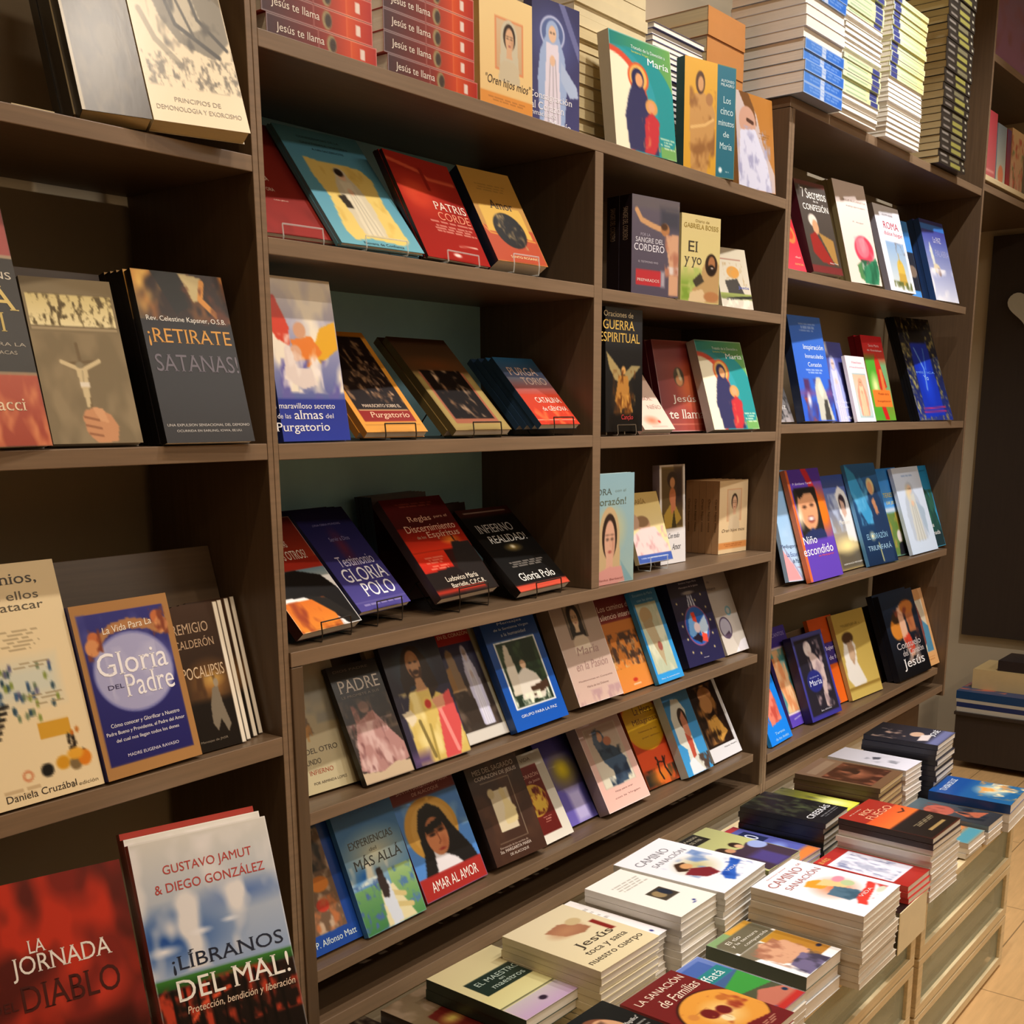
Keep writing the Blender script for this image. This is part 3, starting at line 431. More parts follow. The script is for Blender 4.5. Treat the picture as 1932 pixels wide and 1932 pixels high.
'ora': ('upright pale blue book with a large veiled woman in pink', 'a8c0c4', .01, 1,
  [('G', '9cc0cc', 'a8c0bc'), ('E', .35, .5, .5, .25, 'd8cc94', .9), ('B', .3, .58, .62, 'd0b890', '40302a', 'e0b49c', 'd89a90'), ('P', [0, .88, .3, .84, .7, .85, .85, 1, 0, 1], 'dca49c'), ('P', [.6, .78, .9, .95, 1, 1, .75, 1], '8cb0b8')],
  [('ORA', -.06, .13, .36, .185, '5c6c68'), ('con el', .45, .14, .76, .165, '8ca8a8'), ('corazón!', -.08, .215, .76, .28, '66705c'), ('Slavko Barbarić', -.02, .945, .7, .965, '9c5c58')]),
'baby': ('cream book with a mother and infant on an acrylic stand', 'd8c89c', .012, 0,
  [('G', 'e4cc88', 'e8dcb8'), ('E', .38, .45, .2, .1, 'd8b090'), ('E', .36, .41, .2, .08, '9c7c5c'), ('E', .1, .4, .18, .12, 'c8a890'), ('P', [0, .6, .3, .5, .7, .5, .95, .8, .95, .9, 0, .92], 'ead0cc'), ('N', 0, .5, 1, .9, 'd0a8a8', 6, .55), ('R', 0, .88, 1, 1, '4c68b0'), ('X', .1, .92, .9, .96, 'c0ccec', 1)], [('Y MARÍA', .05, .08, .6, .16, 'b09048')]),
'tallwhite': ('tall white upright book with a dark painting of a mother and child', '9c8c94', .02, 0,
  [('G', 'ece8e4', 'e8e4e2'), ('R', .08, .02, .9, .64, '8a7448'), ('R', .1, .04, .88, .62, '6c5838'), ('R', .6, .04, .88, .4, '3c2c2c', .15), ('E', .5, .15, .2, .08, '3c2a20'), ('E', .5, .18, .1, .055, 'c89468'), ('E', .5, .32, .13, .09, 'c07a50'), ('P', [.2, .64, .15, .5, .4, .4, .6, .4, .85, .55, .6, .62], 'b89a48'), ('P', [.4, .3, .6, .28, .62, .45, .45, .5], 'c88460'), ('P', [.45, .64, .55, .45, .65, .64], '4c4428')],
  [('Con todo', .3, .69, .75, .74, '4c4c54', .2), ('Amor', .45, .8, .8, .86, '4c4c54', .2)]),
'oren2': ('small cream book with a veiled woman portrait, front of a row of five', 'd8a878', .02, 4,
  [('G', 'e8d0a8', 'e8cea4'), ('R', .27, .12, .78, .56, 'd8a47c'), ('V', .29, .13, .76, .55, 'e0c8a8', 'd4b490'), ('B', .53, .3, .33, 'dcc8a4', '44342c', 'e0b898', 'd8c4a4'), ('R', 0, .85, 1, .94, 'dc9a5c'), ('X', .2, .87, .85, .92, 'b06c3c', 2)],
  [('Oren hijos mios', .1, .66, .9, .72, '6c5844', .2)]),
'otro': ('cream book with a misty grey sky, left end of the upper rack', 'c8bc98', .012, 0,
  [('G', 'b8b09c', 'cfc4a0'), ('E', .6, .25, .5, .14, '98968c', .9), ('N', .25, .05, .95, .5, 'a8a69a', 4, .5), ('P', [0, .0, .3, .1, .42, .4, .48, .56, 0, .64], '84705c'), ('N', 0, .05, .46, .62, 'c89858', 13, .5)],
  [('DEL OTRO', .3, .67, .76, .71, '4c4438'), ('MUNDO', .22, .75, .48, .79, '4c4438'), ('INFIERNO', .28, .83, .62, .865, 'a85c44'), ('POR ARMINDA LOPEZ', .3, .92, .78, .94, '5c5448')]),
'padre': ('dark book with a pink heap of drapery and a large serif capital title', '241e1a', .012, 0,
  [('G', '241c16', '3c2e28'), ('N', 0, .3, 1, .6, '5c4c3c', 6, .5), ('E', .45, .38, .1, .05, '8c6c5c'), ('P', [.2, .5, .6, .42, .8, .6, 1, .75, 1, .88, .5, .95, 0, .88, .1, .65], 'b88c88'), ('N', 0, .5, 1, .92, 'd8b8b4', 5, .5), ('N', .1, .5, 1, .92, '7c4c4c', 7, .58), ('N', .2, .35, .6, .5, '9c6c60', 8, .5), ('P', [0, .9, .4, .93, .7, .88, 1, .9, 1, 1, 0, 1], 'd0bca0')],
  [('PADRE', .1, .13, .92, .235, 'd8d0c8'), ('DIOS PADRE', .1, .04, .8, .06, '6c5c50'), ('LE PROMETE A SUS', .1, .26, .86, .28, '8c8074')]),
'creamB4': ('plain cream book peeking out between the drapery cover and the robed man', 'c8b890', .012, 0, [('G', 'b8a888', 'cabb90')], []),
'cristo': ('cover of a bearded man in a yellow robe with a red heart', '2c2430', .012, 0,
  [('G', '2c2c3c', '3c3450'), ('E', .45, .22, .4, .22, '4c6c7c', .95), ('P', [.1, 1, .12, .62, .25, .45, .42, .38, .62, .4, .85, .5, .98, .75, 1, 1], 'd8c070'), ('N', .1, .4, .95, 1, 'ecdc9c', 4, .5), ('P', [.3, .12, .42, .03, .6, .04, .72, .16, .8, .4, .62, .5, .6, .36, .34, .36, .22, .45, .2, .3], '382820'), ('E', .48, .19, .12, .12, 'c89870'), ('P', [.38, .22, .6, .22, .55, .34, .44, .34], '5a3c28'), ('E', .49, .2, .07, .09, 'd0a47c'), ('E', .44, .17, .025, .008, '3c2820'), ('E', .53, .17, .025, .008, '3c2820'), ('E', .49, .255, .06, .02, '4c3020'), ('P', [.44, .3, .54, .3, .6, .42, .4, .42], 'd8ac84'), ('E', .52, .53, .055, .04, 'c03c30'), ('E', .52, .53, .1, .07, 'f0d070', .9), ('E', .52, .53, .05, .035, 'c43c30'), ('P', [.68, .52, .95, .45, .98, .75, .85, .95, .8, 1, .55, 1, .6, .8], 'd85c5c'), ('L', [.7, .6, .8, .95], .03, 'f09a94'), ('P', [.6, .5, .82, .48, .8, .58, .66, .6], 'dca484'), ('P', [.05, .56, .2, .54, .28, .62, .15, .68], 'e8dcc0'), ('L', [.3, .65, .38, .95], .025, '8c7c48'), ('L', [.45, .7, .42, .98], .02, 'b09c54'), ('R', 0, .9, .3, 1, '6c5480', .1)], []),
'fatima': ('cover with a white statue and a tower at dusk under a red strip', 'b8b0a0', .012, 0,
  [('G', '3c3c68', '4c4438'), ('R', 0, 0, .82, .15, 'a4281c'), ('R', 0, .48, .8, .9, '3c3028', .15), ('N', 0, .45, .8, .9, '6c5c50', 5, .52), ('R', .8, 0, 1, 1, 'a8a490'), ('R', .0, .9, 1, 1, 'd8d4cc'), ('P', [.2, .55, .24, .22, .3, .18, .36, .22, .4, .56], '9c8468'), ('P', [.14, .55, .16, .35, .24, .33, .24, .55], 'a88454'), ('S', .58, .18, .88, .24, 'dcdcec', 'c8c8e0', 'c8b8b8')],
  [('EN EL CORAZÓN', .22, .05, .78, .09, 'e8c8a8')]),
'pope': ('royal blue book with a framed photo of a white-robed priest kneeling by a statue', '143c78', .018, 0,
  [('G', '1c4c8c', '0c64c8'), ('R', .12, .2, .88, .82, 'e8ecec'), ('R', .145, .215, .855, .805, '243828'), ('N', .145, .215, .855, .6, '3c5438', 9, .5), ('P', [.18, .7, .2, .4, .26, .24, .32, .24, .36, .45, .38, .7], 'd8d0c0'), ('P', [.3, .75, .35, .52, .5, .46, .68, .55, .78, .7, .7, .78], 'ded8cc'), ('E', .5, .44, .055, .04, 'd8b898'), ('P', [.5, .66, .84, .62, .84, .7, .52, .74], '4c3424'), ('N', .15, .7, .8, .8, 'e8ecd8', 11, .5)],
  [('Mensajes', .3, .03, .75, .06, 'd0dcec'), ('de la Santísima Virgen', .2, .08, .85, .11, 'd0dcec'), ('a la humanidad', .3, .13, .76, .16, 'd0dcec'), ('GRUPO PARA LA PAZ', .16, .87, .84, .895, 'e8f0fc')]),
'mariapas': ('thick pinkish book with a portrait of a dark-haired woman', '84705c', .036, 0,
  [('V', 0, 0, 1, 1, 'a89888', 'd8bcb0'), ('R', .28, .04, .66, .38, '5c5048'), ('R', .3, .05, .64, .37, '8c7c68'), ('B', .47, .17, .3, '2c2420', '2a211c', 'dcc0a0', 'd8c8b4'), ('N', 0, .88, 1, 1, 'c0a0a0', 9, .5)],
  [('María', .3, .46, .78, .54, 'a08078', .2), ('en la Pasión', .18, .6, .88, .68, 'a08078', .2), ('Meditaciones en Compañía', .14, .77, .9, .79, '9c7c74'), ('María de los Dolores', .28, .83, .76, .85, '9c7c74')]),
'silencio': ('cover with a dark red title block over an orange crowd scene', '8c3420', .012, 0,
  [('G', 'c07c3c', 'd88a40'), ('V', 0, 0, 1, .28, '74201c', '802824'), ('N', 0, .4, 1, .78, '5c4438', 12, .45), ('N', 0, .5, 1, .78, 'c8a878', 14, .6), ('V', 0, .76, 1, 1, 'd48c40', 'dc8e48'), ('E', .42, .9, .06, .02, 'c03c28'), ('R', .34, .94, .54, .95, 'f0d8c0')],
  [('Los caminos del', .04, .1, .94, .16, 'e0c8b8'), ('silencio interior', .04, .19, .96, .25, 'e8d4c4')]),
'ltblue': ('light blue book with a misty picture of a bowed man', '2c84b4', .012, 0,
  [('G', '2c7cac', '38a0e0'), ('R', .08, .14, .86, .9, 'b8c0a8'), ('N', .08, .14, .86, .9, 'd0d0b8', 4, .5), ('E', .35, .28, .22, .1, 'b8a078'), ('P', [.15, .35, .5, .3, .6, .6, .5, .85, .3, .6], 'b4a484'), ('E', .5, .62, .08, .05, '9c5c50'), ('R', .0, .92, 1, 1, '38a0e0')],
  [('Encuentro de María', .1, .03, .85, .06, '9cc8e0'), ('con las almas', .2, .09, .8, .12, '9cc8e0'), ('Para la conversión', .15, .95, .85, .965, 'd0e8f8')]),
'navy': ('thick navy book with white beams above a blue oval emblem', '161a34', .032, 0,
  [('G', '24203c', '2c2c58'), ('P', [.38, .42, .44, .22, .46, .22, .42, .42], 'c8ccd8'), ('P', [.47, .42, .48, .22, .5, .22, .52, .42], 'c8ccd8'), ('P', [.56, .42, .52, .22, .54, .22, .62, .44], 'c8ccd8'), ('E', .48, .205, .16, .02, 'b0b0b8'), ('E', .5, .58, .31, .225, '9c5c80'), ('E', .5, .58, .29, .21, '2868b8'), ('P', [.5, .58, .75, .48, .78, .62, .6, .76], 'c8dcf0'), ('P', [.3, .5, .42, .42, .5, .58, .4, .72, .24, .66], '7cb4e8'), ('P', [.4, .42, .5, .42, .52, .55, .42, .52], 'e04c34'), ('E', .48, .6, .08, .06, 'ecd8dc'), ('P', [.5, .75, .58, .66, .7, .7, .66, .78], 'e85440'), ('P', [.28, .7, .46, .66, .56, .72, .5, .78], '241c30')]+[('E', a, b, .018, .012, 'd8c890') for a, b in ((.12, .3), (.2, .42), (.12, .55), (.16, .7), (.2, .85), (.8, .25), (.85, .4), (.88, .55), (.85, .7), (.8, .85), (.62, .3), (.4, .88))],
  [('Santísima Virgen María', .3, .08, .78, .105, 'c8c4d4'), ('Mensajera de la Iglesia', .28, .13, .8, .155, 'c8c4d4'), ('Mensajes', .44, .93, .58, .945, 'c8c4d4')]),
'whiteB4': ('white book with two small round pictures, right end of the upper rack', 'b8b0a8', .012, 0,
  [('G', 'a8a09c', 'd8d0c4'), ('E', .62, .52, .12, .055, '78a8b8'), ('E', .62, .52, .075, .035, 'c8c8c4'), ('E', .3, .7, .25, .125, '4c3c58'), ('E', .3, .7, .22, .11, 'b4b0bc'), ('P', [.15, .78, .4, .74, .45, .8, .3, .83], '5c4c60'), ('P', [.4, 1, .75, .88, 1, .86, 1, 1], 'e8e4e8')],
  [('de', .1, .14, .22, .17, '6c6470'), ('Medjugorje', .0, .22, .4, .26, '5c5868')]),
'alfonso': ('blue bordered cover with a painted crowd climbing, left end of the lower rack', '1c4484', .012, 0,
  [('G', '243c5c', '2458b0'), ('R', 0, .08, .74, .86, '7c6450'), ('N', 0, .08, .74, .86, 'c8b098', 9, .5), ('N', 0, .1, .7, .4, '33302c', 6, .48), ('E', .52, .5, .14, .06, 'd08438'), ('E', .48, .66, .1, .05, 'c84838'), ('N', .2, .6, .74, .86, 'c07c50', 8, .55), ('R', .74, 0, 1, 1, '2450a0'), ('R', 0, .87, 1, 1, '2454a8')],
  [('P. Alfonso Matt', .2, .9, .84, .95, 'd8e8e8')]),
'experi': ('sky-blue cover of a long-haired girl in white on a garden path', '4c88b8', .012, 0,
  [('G', '3c70a4', '9cc4dc'), ('E', .5, .4, .6, .25, 'd8dcc8', .95), ('E', .25, .55, .25, .1, '2c78cc', .9), ('N', 0, .45, 1, .62, 'f0f0e0', 4, .52), ('V', 0, .64, .42, 1, '7cac74', '4c8a58'), ('V', .6, .56, 1, 1, 'a8c488', '5c9a60'), ('N', 0, .6, .42, 1, '5878a8', 15, .55), ('N', .6, .56, 1, 1, '6088b0', 15, .55), ('P', [.4, .7, .62, .68, .85, 1, .35, 1], 'e8e0b8'), ('L', [.55, .75, .75, .8], .03, 'd8c890'), ('L', [.55, .85, .82, .9], .03, 'd8c890'), ('P', [.44, .65, .56, .64, .62, .98, .45, 1, .4, .8], 'dce4f0'), ('P', [.42, .53, .5, .52, .54, .7, .5, .78, .42, .76, .4, .65], '403434')],
  [('P. JORGE', .14, .03, .78, .07, '2c5c8c'), ('EXPERIENCIAS', .13, .26, .86, .32, '4c4c44'), ('del', .42, .35, .54, .38, '6c6c5c'), ('MÁS ALLÁ', .12, .39, .92, .49, '3c3c38')]),
'amar': ('cover portrait of a nun in a black veil with a gold halo and red bands', '7c2420', .012, 0,
  [('G', '5c90d0', '5c94d8'), ('N', 0, .1, 1, .5, '84b0dc', 4, .5), ('E', .44, .42, .4, .28, 'dcac54'), ('E', .46, .43, .33, .235, 'e4b864'), ('P', [.1, .85, .2, .62, .22, .4, .32, .24, .48, .2, .64, .28, .74, .46, .92, .7, .98, .85], '1e1c1e'), ('P', [.3, .82, .36, .58, .5, .66, .66, .74, .72, .8, .5, .85], 'e8e4e8'), ('E', .47, .5, .165, .17, 'c8855c'), ('P', [.3, .4, .62, .34, .6, .42, .34, .46], '1e1c1e'), ('E', .41, .48, .045, .014, '3c2420'), ('E', .55, .46, .045, .014, '3c2420'), ('E', .41, .455, .05, .008, '4c3020'), ('E', .55, .435, .05, .008, '4c3020'), ('L', [.48, .47, .5, .55, .47, .57], .008, '8c4c34'), ('E', .49, .62, .05, .012, 'a04038'), ('E', .55, .56, .06, .08, 'b8704c', .95), ('R', 0, 0, 1, .14, '7c2824'), ('R', 0, .8, 1, 1, 'b03430')],
  [('SANTA MARGARITA MARIA', .1, .025, .92, .06, 'd8a898'), ('DE ALACOQUE', .32, .08, .74, .115, 'd8a898'), ('AMAR AL AMOR', .14, .85, .88, .94, 'f4ece4')]),
'mes': ('thick brown book with a line-framed cream silhouette', '241812', .036, 0,
  [('G', '40302a', '4c3024'), ('N', 0, 0, 1, 1, '54382a', 3, .5), ('F', .2, .22, .72, .8, 'd8ccb0', .012), ('E', .32, .33, .06, .05, 'c8b890'), ('P', [.48, .32, .56, .32, .58, .42, .68, .52, .66, .64, .56, .66, .44, .66, .42, .6, .48, .5], 'd8c898'), ('E', .52, .34, .05, .04, 'd8c898')],
  [('MES DEL SAGRADO', .12, .07, .9, .12, 'b8a898'), ('CORAZON DE JESUS', .12, .14, .92, .19, 'b8a898'), ('Entresacado de los escritos de', .16, .84, .7, .86, 'b8a090'), ('Sta. MARGARITA MARIA', .14, .87, .74, .9, 'd8c8bc'), ('DE ALACOQUE', .3, .92, .66, .95, 'd8c8bc')]),
'corred': ('white bordered book with a dark red panel and yellow drawing', 'd8d4c4', .012, 0,
  [('G', 'b8b0a0', 'e8e4d8'), ('R', 0, .14, .72, .9, '6c1c18'), ('E', .25, .52, .42, .18, 'd0ac48'), ('N', 0, .38, .7, .68, '6c1c18', 10, .55), ('X', .3, .72, .6, .8, 'c88c7c', 3)],
  [('VIDA', .3, .05, .62, .09, '5c4c44'), ('CORAZÓN', .1, .22, .68, .27, 'c89888'), ('de Jesús', .3, .3, .66, .34, 'c89888')]),
'purple': ('indigo cover with a blurred yellow glow', '2c2854', .012, 0,
  [('G', '4c4488', '7468b8'), ('R', .6, 0, 1, 1, '2c2850', .3), ('E', .42, .45, .42, .24, 'b8a828', .95), ('E', .42, .42, .2, .12, 'dcc81c', .95), ('R', .3, .65, .6, 1, 'b8b0d8', .1)], []),
'pink': ('pale pink framed book with a robed mother in blue cradling a child', '94807c', .03, 0,
  [('V', 0, 0, 1, 1, 'b89c90', 'f0c4b8'), ('R', .12, .08, .86, .76, 'c8b8a8'), ('V', .14, .09, .84, .75, 'b8a090', 'd8d4c0'), ('P', [.25, .25, .35, .12, .48, .14, .55, .3, .7, .38, .82, .52, .72, .62, .7, .74, .4, .76, .45, .6, .32, .48], '44586c'), ('N', .3, .35, .8, .75, '2c3c50', 6, .5), ('E', .4, .2, .08, .06, 'c89878'), ('E', .55, .27, .09, .05, 'b87c60'), ('P', [.26, .22, .3, .12, .42, .1, .36, .22, .4, .34, .28, .32], '5c6878')],
  [('Hoja para orar', .3, .8, .72, .825, '8c6c68'), ('con la Virgen', .24, .87, .84, .895, '8c6c68')]),
'hora': ('orange-red cover with a big yellow sun and two dancing silhouettes', 'a84820', .012, 0,
  [('G', 'c84c28', 'd8582c'), ('E', .46, .26, .52, .32, 'e0a81c'), ('E', .46, .26, .48, .29, 'dcb028'), ('N', 0, .8, 1, 1, '3c3428', 5, .42), ('R', 0, .82, .3, 1, '2c2820', .08), ('E', .45, .9, .4, .15, 'c87c2c', .9), ('L', [.46, .72, .42, .85, .46, .94], .02, '2c1814'), ('L', [.62, .7, .6, .82, .66, .93], .022, '2c1814'), ('L', [.42, .76, .5, .74, .62, .76, .68, .7], .012, '2c1814'), ('E', .44, .69, .025, .02, '2c1814')],
  [('La Hora', .3, .06, .78, .15, '5c2c14'), ('Milagrosa', .18, .2, .86, .28, '5c2c14'), ('Testimonio de vida', .24, .34, .76, .36, '8c5c1c'), ('por amor', .3, .42, .8, .44, '8c5c1c')]),
'veil': ('light blue cover of a woman in a white veil seen from the side', 'c0ccc4', .024, 0,
  [('G', '3c7ca8', '4ca8e0'), ('P', [.1, .3, .3, .08, .55, .1, .7, .25, .6, .45, .65, .75, .8, 1, .2, 1, .3, .7, .1, .6], 'dcdcd0'), ('E', .5, .34, .16, .13, '40302a'), ('P', [.42, .32, .55, .25, .62, .38, .62, .55, .52, .6, .42, .5], 'c8886c'), ('P', [.4, .5, .6, .6, .55, .8, .42, .82], 'c05c48'), ('N', .6, .8, 1, 1, '5c4c44', 10, .45), ('P', [.2, .85, .4, .8, .7, 1, .2, 1], 'e8ecf0')], []),
'lastB5': ('white edged book with a dark mother and infant painting, end of the lower rack', 'c8c4b8', .012, 0,
  [('G', 'd8d4cc', 'e4e4e8'), ('R', 0, 0, .9, .83, '2a1a14'), ('E', .5, .18, .22, .1, 'b88458'), ('N', .1, .05, .85, .8, 'a87844', 4, .5), ('E', .45, .3, .18, .12, 'c89460'), ('P', [.3, .5, .6, .45, .8, .7, .5, .8, .3, .7], 'c8984c'), ('N', .2, .4, .8, .8, '3c2818', 7, .55)],
  [('María, Madre', .5, .86, .92, .88, '5c545c')]),
'redD1': ('red book with an orange swirl, left end of the far bay upper shelf', 'a82830', .014, 0,
  [('G', 'c03440', 'e04858'), ('E', .75, .3, .2, .18, 'e8804c'), ('E', .75, .3, .12, .1, 'd84c3c')], [('del', .7, .72, .9, .76, 'f0b0a8'), ('AMOR', .6, .86, .95, .9, 'f0a068')]),
'secretos': ('brown-grey book with a red-caped old man and white lettering', '581c28', .03, 0,
  [('G', '5c5450', '4c443c'), ('R', 0, 0, 1, .05, '7c4c48'), ('E', .35, .43, .14, .07, 'd8d0c4'), ('E', .4, .5, .1, .08, 'c89c78'), ('P', [.15, .6, .35, .55, .6, .75, .8, .9, .4, .88, .15, .78], '98302c'), ('P', [.45, .55, .9, .62, .9, .9, .75, .85], 'a8844c'), ('R', 0, .92, 1, 1, '7c3434')],
  [('7 Secretos', .16, .08, .96, .19, 'e8e4dc'), ('de la', .5, .2, .66, .225, 'e0dcd4'), ('CONFESIÓN', .12, .235, .96, .32, 'f0ece4'), ('Vinny Flynn', .62, .87, .9, .89, 'e8e0d8')]),
'rose': ('tall pinkish-white book with a red rose and green leaves', '8c7c54', .016, 2,
  [('G', 'ece0dc', 'ecd8cc'), ('E', .62, .66, .3, .14, 'd84c64'), ('E', .58, .64, .2, .1, 'e87c8c'), ('N', .35, .52, .9, .8, 'f09aa4', 5, .55), ('P', [.3, .82, .45, .78, .5, .98, .35, .95], '5c8c5c'), ('P', [.5, .84, .95, .72, 1, .85, .9, 1, .45, 1], '3c8c68'), ('N', .45, .76, 1, 1, '2c6c50', 6, .52)],
  [('JESÚS EUCARISTÍA', .22, .17, .95, .2, 'b09c94'), ('el amigo que te espera', .3, .23, .9, .25, 'b8a8a0'), ('P. Ángel', .42, .38, .75, .4, 'b8a8a0')]),
'roma': ('white book with a red title over a photo of a dome', '9c98a4', .018, 0,
  [('G', 'f0f0f8', 'e8e8f0'), ('V', .2, .42, .9, .96, '98b8dc', 'd8dcd8'), ('E', .6, .74, .14, .12, 'd8bc5c'), ('P', [.46, .78, .74, .78, .76, .92, .44, .92], 'c8a850'), ('L', [.6, .55, .6, .66], .012, 'b89c50'), ('N', .2, .88, .9, .97, '6c7444', 8, .4), ('N', .55, .42, .9, .55, '8c8c94', 12, .55)],
  [('SCOTT HAHN', .3, .1, .7, .12, 'b0a8b4'), ('ROMA', .25, .19, .85, .27, 'c0304c'), ('dulce hogar', .22, .3, .95, .36, 'd05c74')]),
'bluD1': ('bright blue book half hidden behind the white dome book', '3c6cb4', .012, 0,
  [('G', '4c98e4', '5ca4ec'), ('R', .2, .4, 1, .9, '2c3444'), ('E', .8, .65, .2, .08, '8c7c70')], []),
'paz': ('blue to white book with a lit candle, right end of the far upper shelf', '2c4c84', .02, 1,
  [('G', '4454a8', 'e4e8f8'), ('R', 0, 0, 1, .05, '3c3c78'), ('R', 0, .05, 1, .12, '4888dc'), ('V', 0, .12, 1, .45, '5058b0', '8c9cd4'), ('P', [.22, .55, .18, .38, .24, .26, .3, .38, .32, .55], 'e4e8e4'), ('E', .34, .6, .14, .06, 'e8dcc0'), ('E', .42, .64, .08, .05, '9c8480'), ('N', 0, .6, 1, 1, 'f4f4fc', 3, .5)],
  [('La PAZ', .42, .2, .75, .27, 'dcdcf4'), ('PALABRA', .4, .36, .98, .44, 'b0b4e4')]),
'greyD2': ('small grey book low at the left of the blue book', '8c8884', .012, 0, [('G', '5c5c5c', 'b0a8a8'), ('N', 0, .3, 1, 1, '3c3c3c', 5, .55)], [('CRUZ', .2, .55, .8, .65, 'd8d4d0')]),
'asuncion': ('bright blue book with a pale hooded woman at the foot and a white glare', '24304c', .026, 0,
  [('G', '4478cc', '3c6cd8'), ('N', 0, .6, 1, 1, '5c3c6c', 3, .5), ('R', 0, .72, 1, .75, '8c5c94', .08), ('N', 0, .78, .5, 1, 'b85840', 5, .5), ('P', [.5, 1, .48, .68, .56, .58, .68, .58, .8, .72, .95, 1], 'c8c8bc'), ('P', [.58, .66, .66, .62, .72, .72, .68, .78, .6, .74], 'e8e0cc'), ('P', [.66, 1, .7, .8, .8, .8, .85, 1], '4c4c48'), ('E', .25, .8, .08, .09, 'f0f0f4', .9), ('X', .3, .07, .8, .16, 'a8c0ec', 3), ('X', .3, .5, .8, .56, 'b8ccf0', 2)],
  [('Inspiración', .32, .27, .95, .33, 'dce8fc'), ('Inmaculado', .34, .36, .9, .4, 'dce8fc'), ('Corazón', .38, .44, .8, .48, 'dce8fc')]),
'lady': ('pale violet book with a haloed woman in white in the far bay', '8888b4', .012, 0,
  [('G', '545898', '3c3c78'), ('E', .45, .35, .4, .25, '7c84c4', .9), ('S', .42, .18, 1.05, .6, 'd8d4f0', 'a8b0e0', 'dcc4c0'), ('R', .0, 0, .3, .15, 'dcdce8', .1)],
  [('Consagración', .2, .74, .95, .78, 'ececfc'), ('Corazón', .3, .8, .8, .83, 'ececfc'), ('de María', .45, .93, .9, .97, 'f4f4ff')]),
'whiteD2': ('small white book with a picture of a woman in a cream robe', 'e8e0e0', .01, 0,
  [('G', 'f4e4e8', 'f0f0f8'), ('R', .2, .26, .9, .94, 'a8c8cc'), ('V', .22, .28, .88, .92, 'e8c4a8', 'c8dcdc'), ('S', .54, .34, .92, .5, 'ecd4b0', 'e4a890', 'e0b090')], [('El Santo Rosario', .3, .08, .8, .11, 'e09cb0'), ('Meditado', .15, .16, .9, .18, 'e09cb0')]),
'redgreen': ('red, green and orange book with a red-robed figure', '8c1420', .02, 1,
  [('G', 'd42434', '74b040'), ('R', 0, .25, .5, 1, '5cac3c', .1), ('E', .3, .6, .25, .2, 'f0f0b0', .9), ('R', .5, .3, 1, .8, '7cac7c', .1), ('P', [.45, .3, .55, .2, .68, .3, .85, .6, .5, .7], 'c83c2c'), ('P', [.6, .4, .72, .4, .8, .8, .6, .8], 'd88a4c'), ('R', .1, .64, .95, .84, 'f0883c'), ('P', [.4, .84, .6, .84, .7, 1, .5, 1], 'd02c2c')],
  [('Santa María', .3, .1, .8, .13, 'f4c0c0'), ('de Guadalupe', .2, .16, .9, .19, 'f4d0d0'), ('Modelo de la', .35, .67, .85, .7, 'a85428'), ('Evangelización', .25, .76, .9, .79, 'a85428')]),
'floral': ('large black floral-bordered book with a glowing blue centre', '10141c', .011, 2,
  [('G', '141414', '2c3c8c'), ('N', 0, 0, 1, 1, '8c8458', 20, .56), ('P', [.25, .25, .75, .22, .8, .95, .22, .98], '1c3cb8'), ('R', .3, .1, .72, .24, '0c0c10', .03), ('E', .5, .6, .2, .3, '2450e0', .9), ('L', [.35, .3, .5, .5, .45, .7], .015, '7ca8f0'), ('L', [.6, .3, .55, .5], .012, '5c8ce8'), ('L', [.2, .89, .85, .87], .008, 'c83c5c'), ('L', [.2, .92, .85, .91], .008, 'c83c5c'), ('N', 0, .3, .2, 1, 'b0a870', 22, .55)],
  [('Yo', .42, .56, .56, .61, '9cc0f4'), ('MÍSTICA', .25, .52, .78, .545, '6c9cf0')]),
'medj': ('pale blue book half covered, left end of the upper slanted rack in the far bay', 'a8c8e8', .012, 0,
  [('G', '88b8e4', 'c8e0f4'), ('P', [0, .72, .25, .85, .45, 1, 0, 1], 'e8a8ac'), ('L', [.05, .7, .5, 1], .012, 'a8a0c0'), ('N', 0, 0, 1, .6, 'b4d4f0', 3, .5)],
  [('Medjugorje', -.05, .67, .5, .71, '34406c'), ('La Escuela', .1, .74, .5, .78, '5468a8'), ('de María', .25, .8, .52, .84, '34406c'), ('El Rosario', .36, .87, .52, .885, 'c07c98')]),
'nino': ('purple and orange book with a smiling boy', 'e07840', .014, 0,
  [('G', '6848b8', '7454c4'), ('P', [.45, 0, .62, 0, 1, .45, .8, .4], 'd83c4c'), ('E', .85, .4, .35, .3, 'e8842c', .7), ('R', .1, .18, .76, .62, '34302c'), ('E', .42, .36, .27, .19, 'e0a880'), ('P', [.14, .17, .74, .17, .7, .25, .6, .215, .4, .22, .24, .27], '2a2422'), ('E', .33, .34, .05, .012, '3c2820'), ('E', .55, .33, .05, .012, '3c2820'), ('E', .45, .455, .1, .03, '8c3c34'), ('E', .45, .45, .085, .016, 'f8ece8'), ('E', .14, .42, .12, .14, 'f8e8cc', .9), ('P', [.1, .6, .4, .54, .76, .56, .8, .66, .1, .66], '34406c'), ('R', 0, .64, 1, 1, '7050c0'), ('R', 0, 0, .07, 1, 'e87c3c')],
  [('P. Emiliano Tardif', .14, .12, .7, .14, 'e8e0f8'), ('Niño', .06, .6, .46, .67, 'fcf8ff'), ('escondido', .0, .69, .88, .77, 'fcf8ff'), ('de Medjugorje', .4, .78, .86, .8, 'e85c5c')]),
'bk3': ('cover of a veiled woman against blue sky and dawn light', '8088a0', .012, 0,
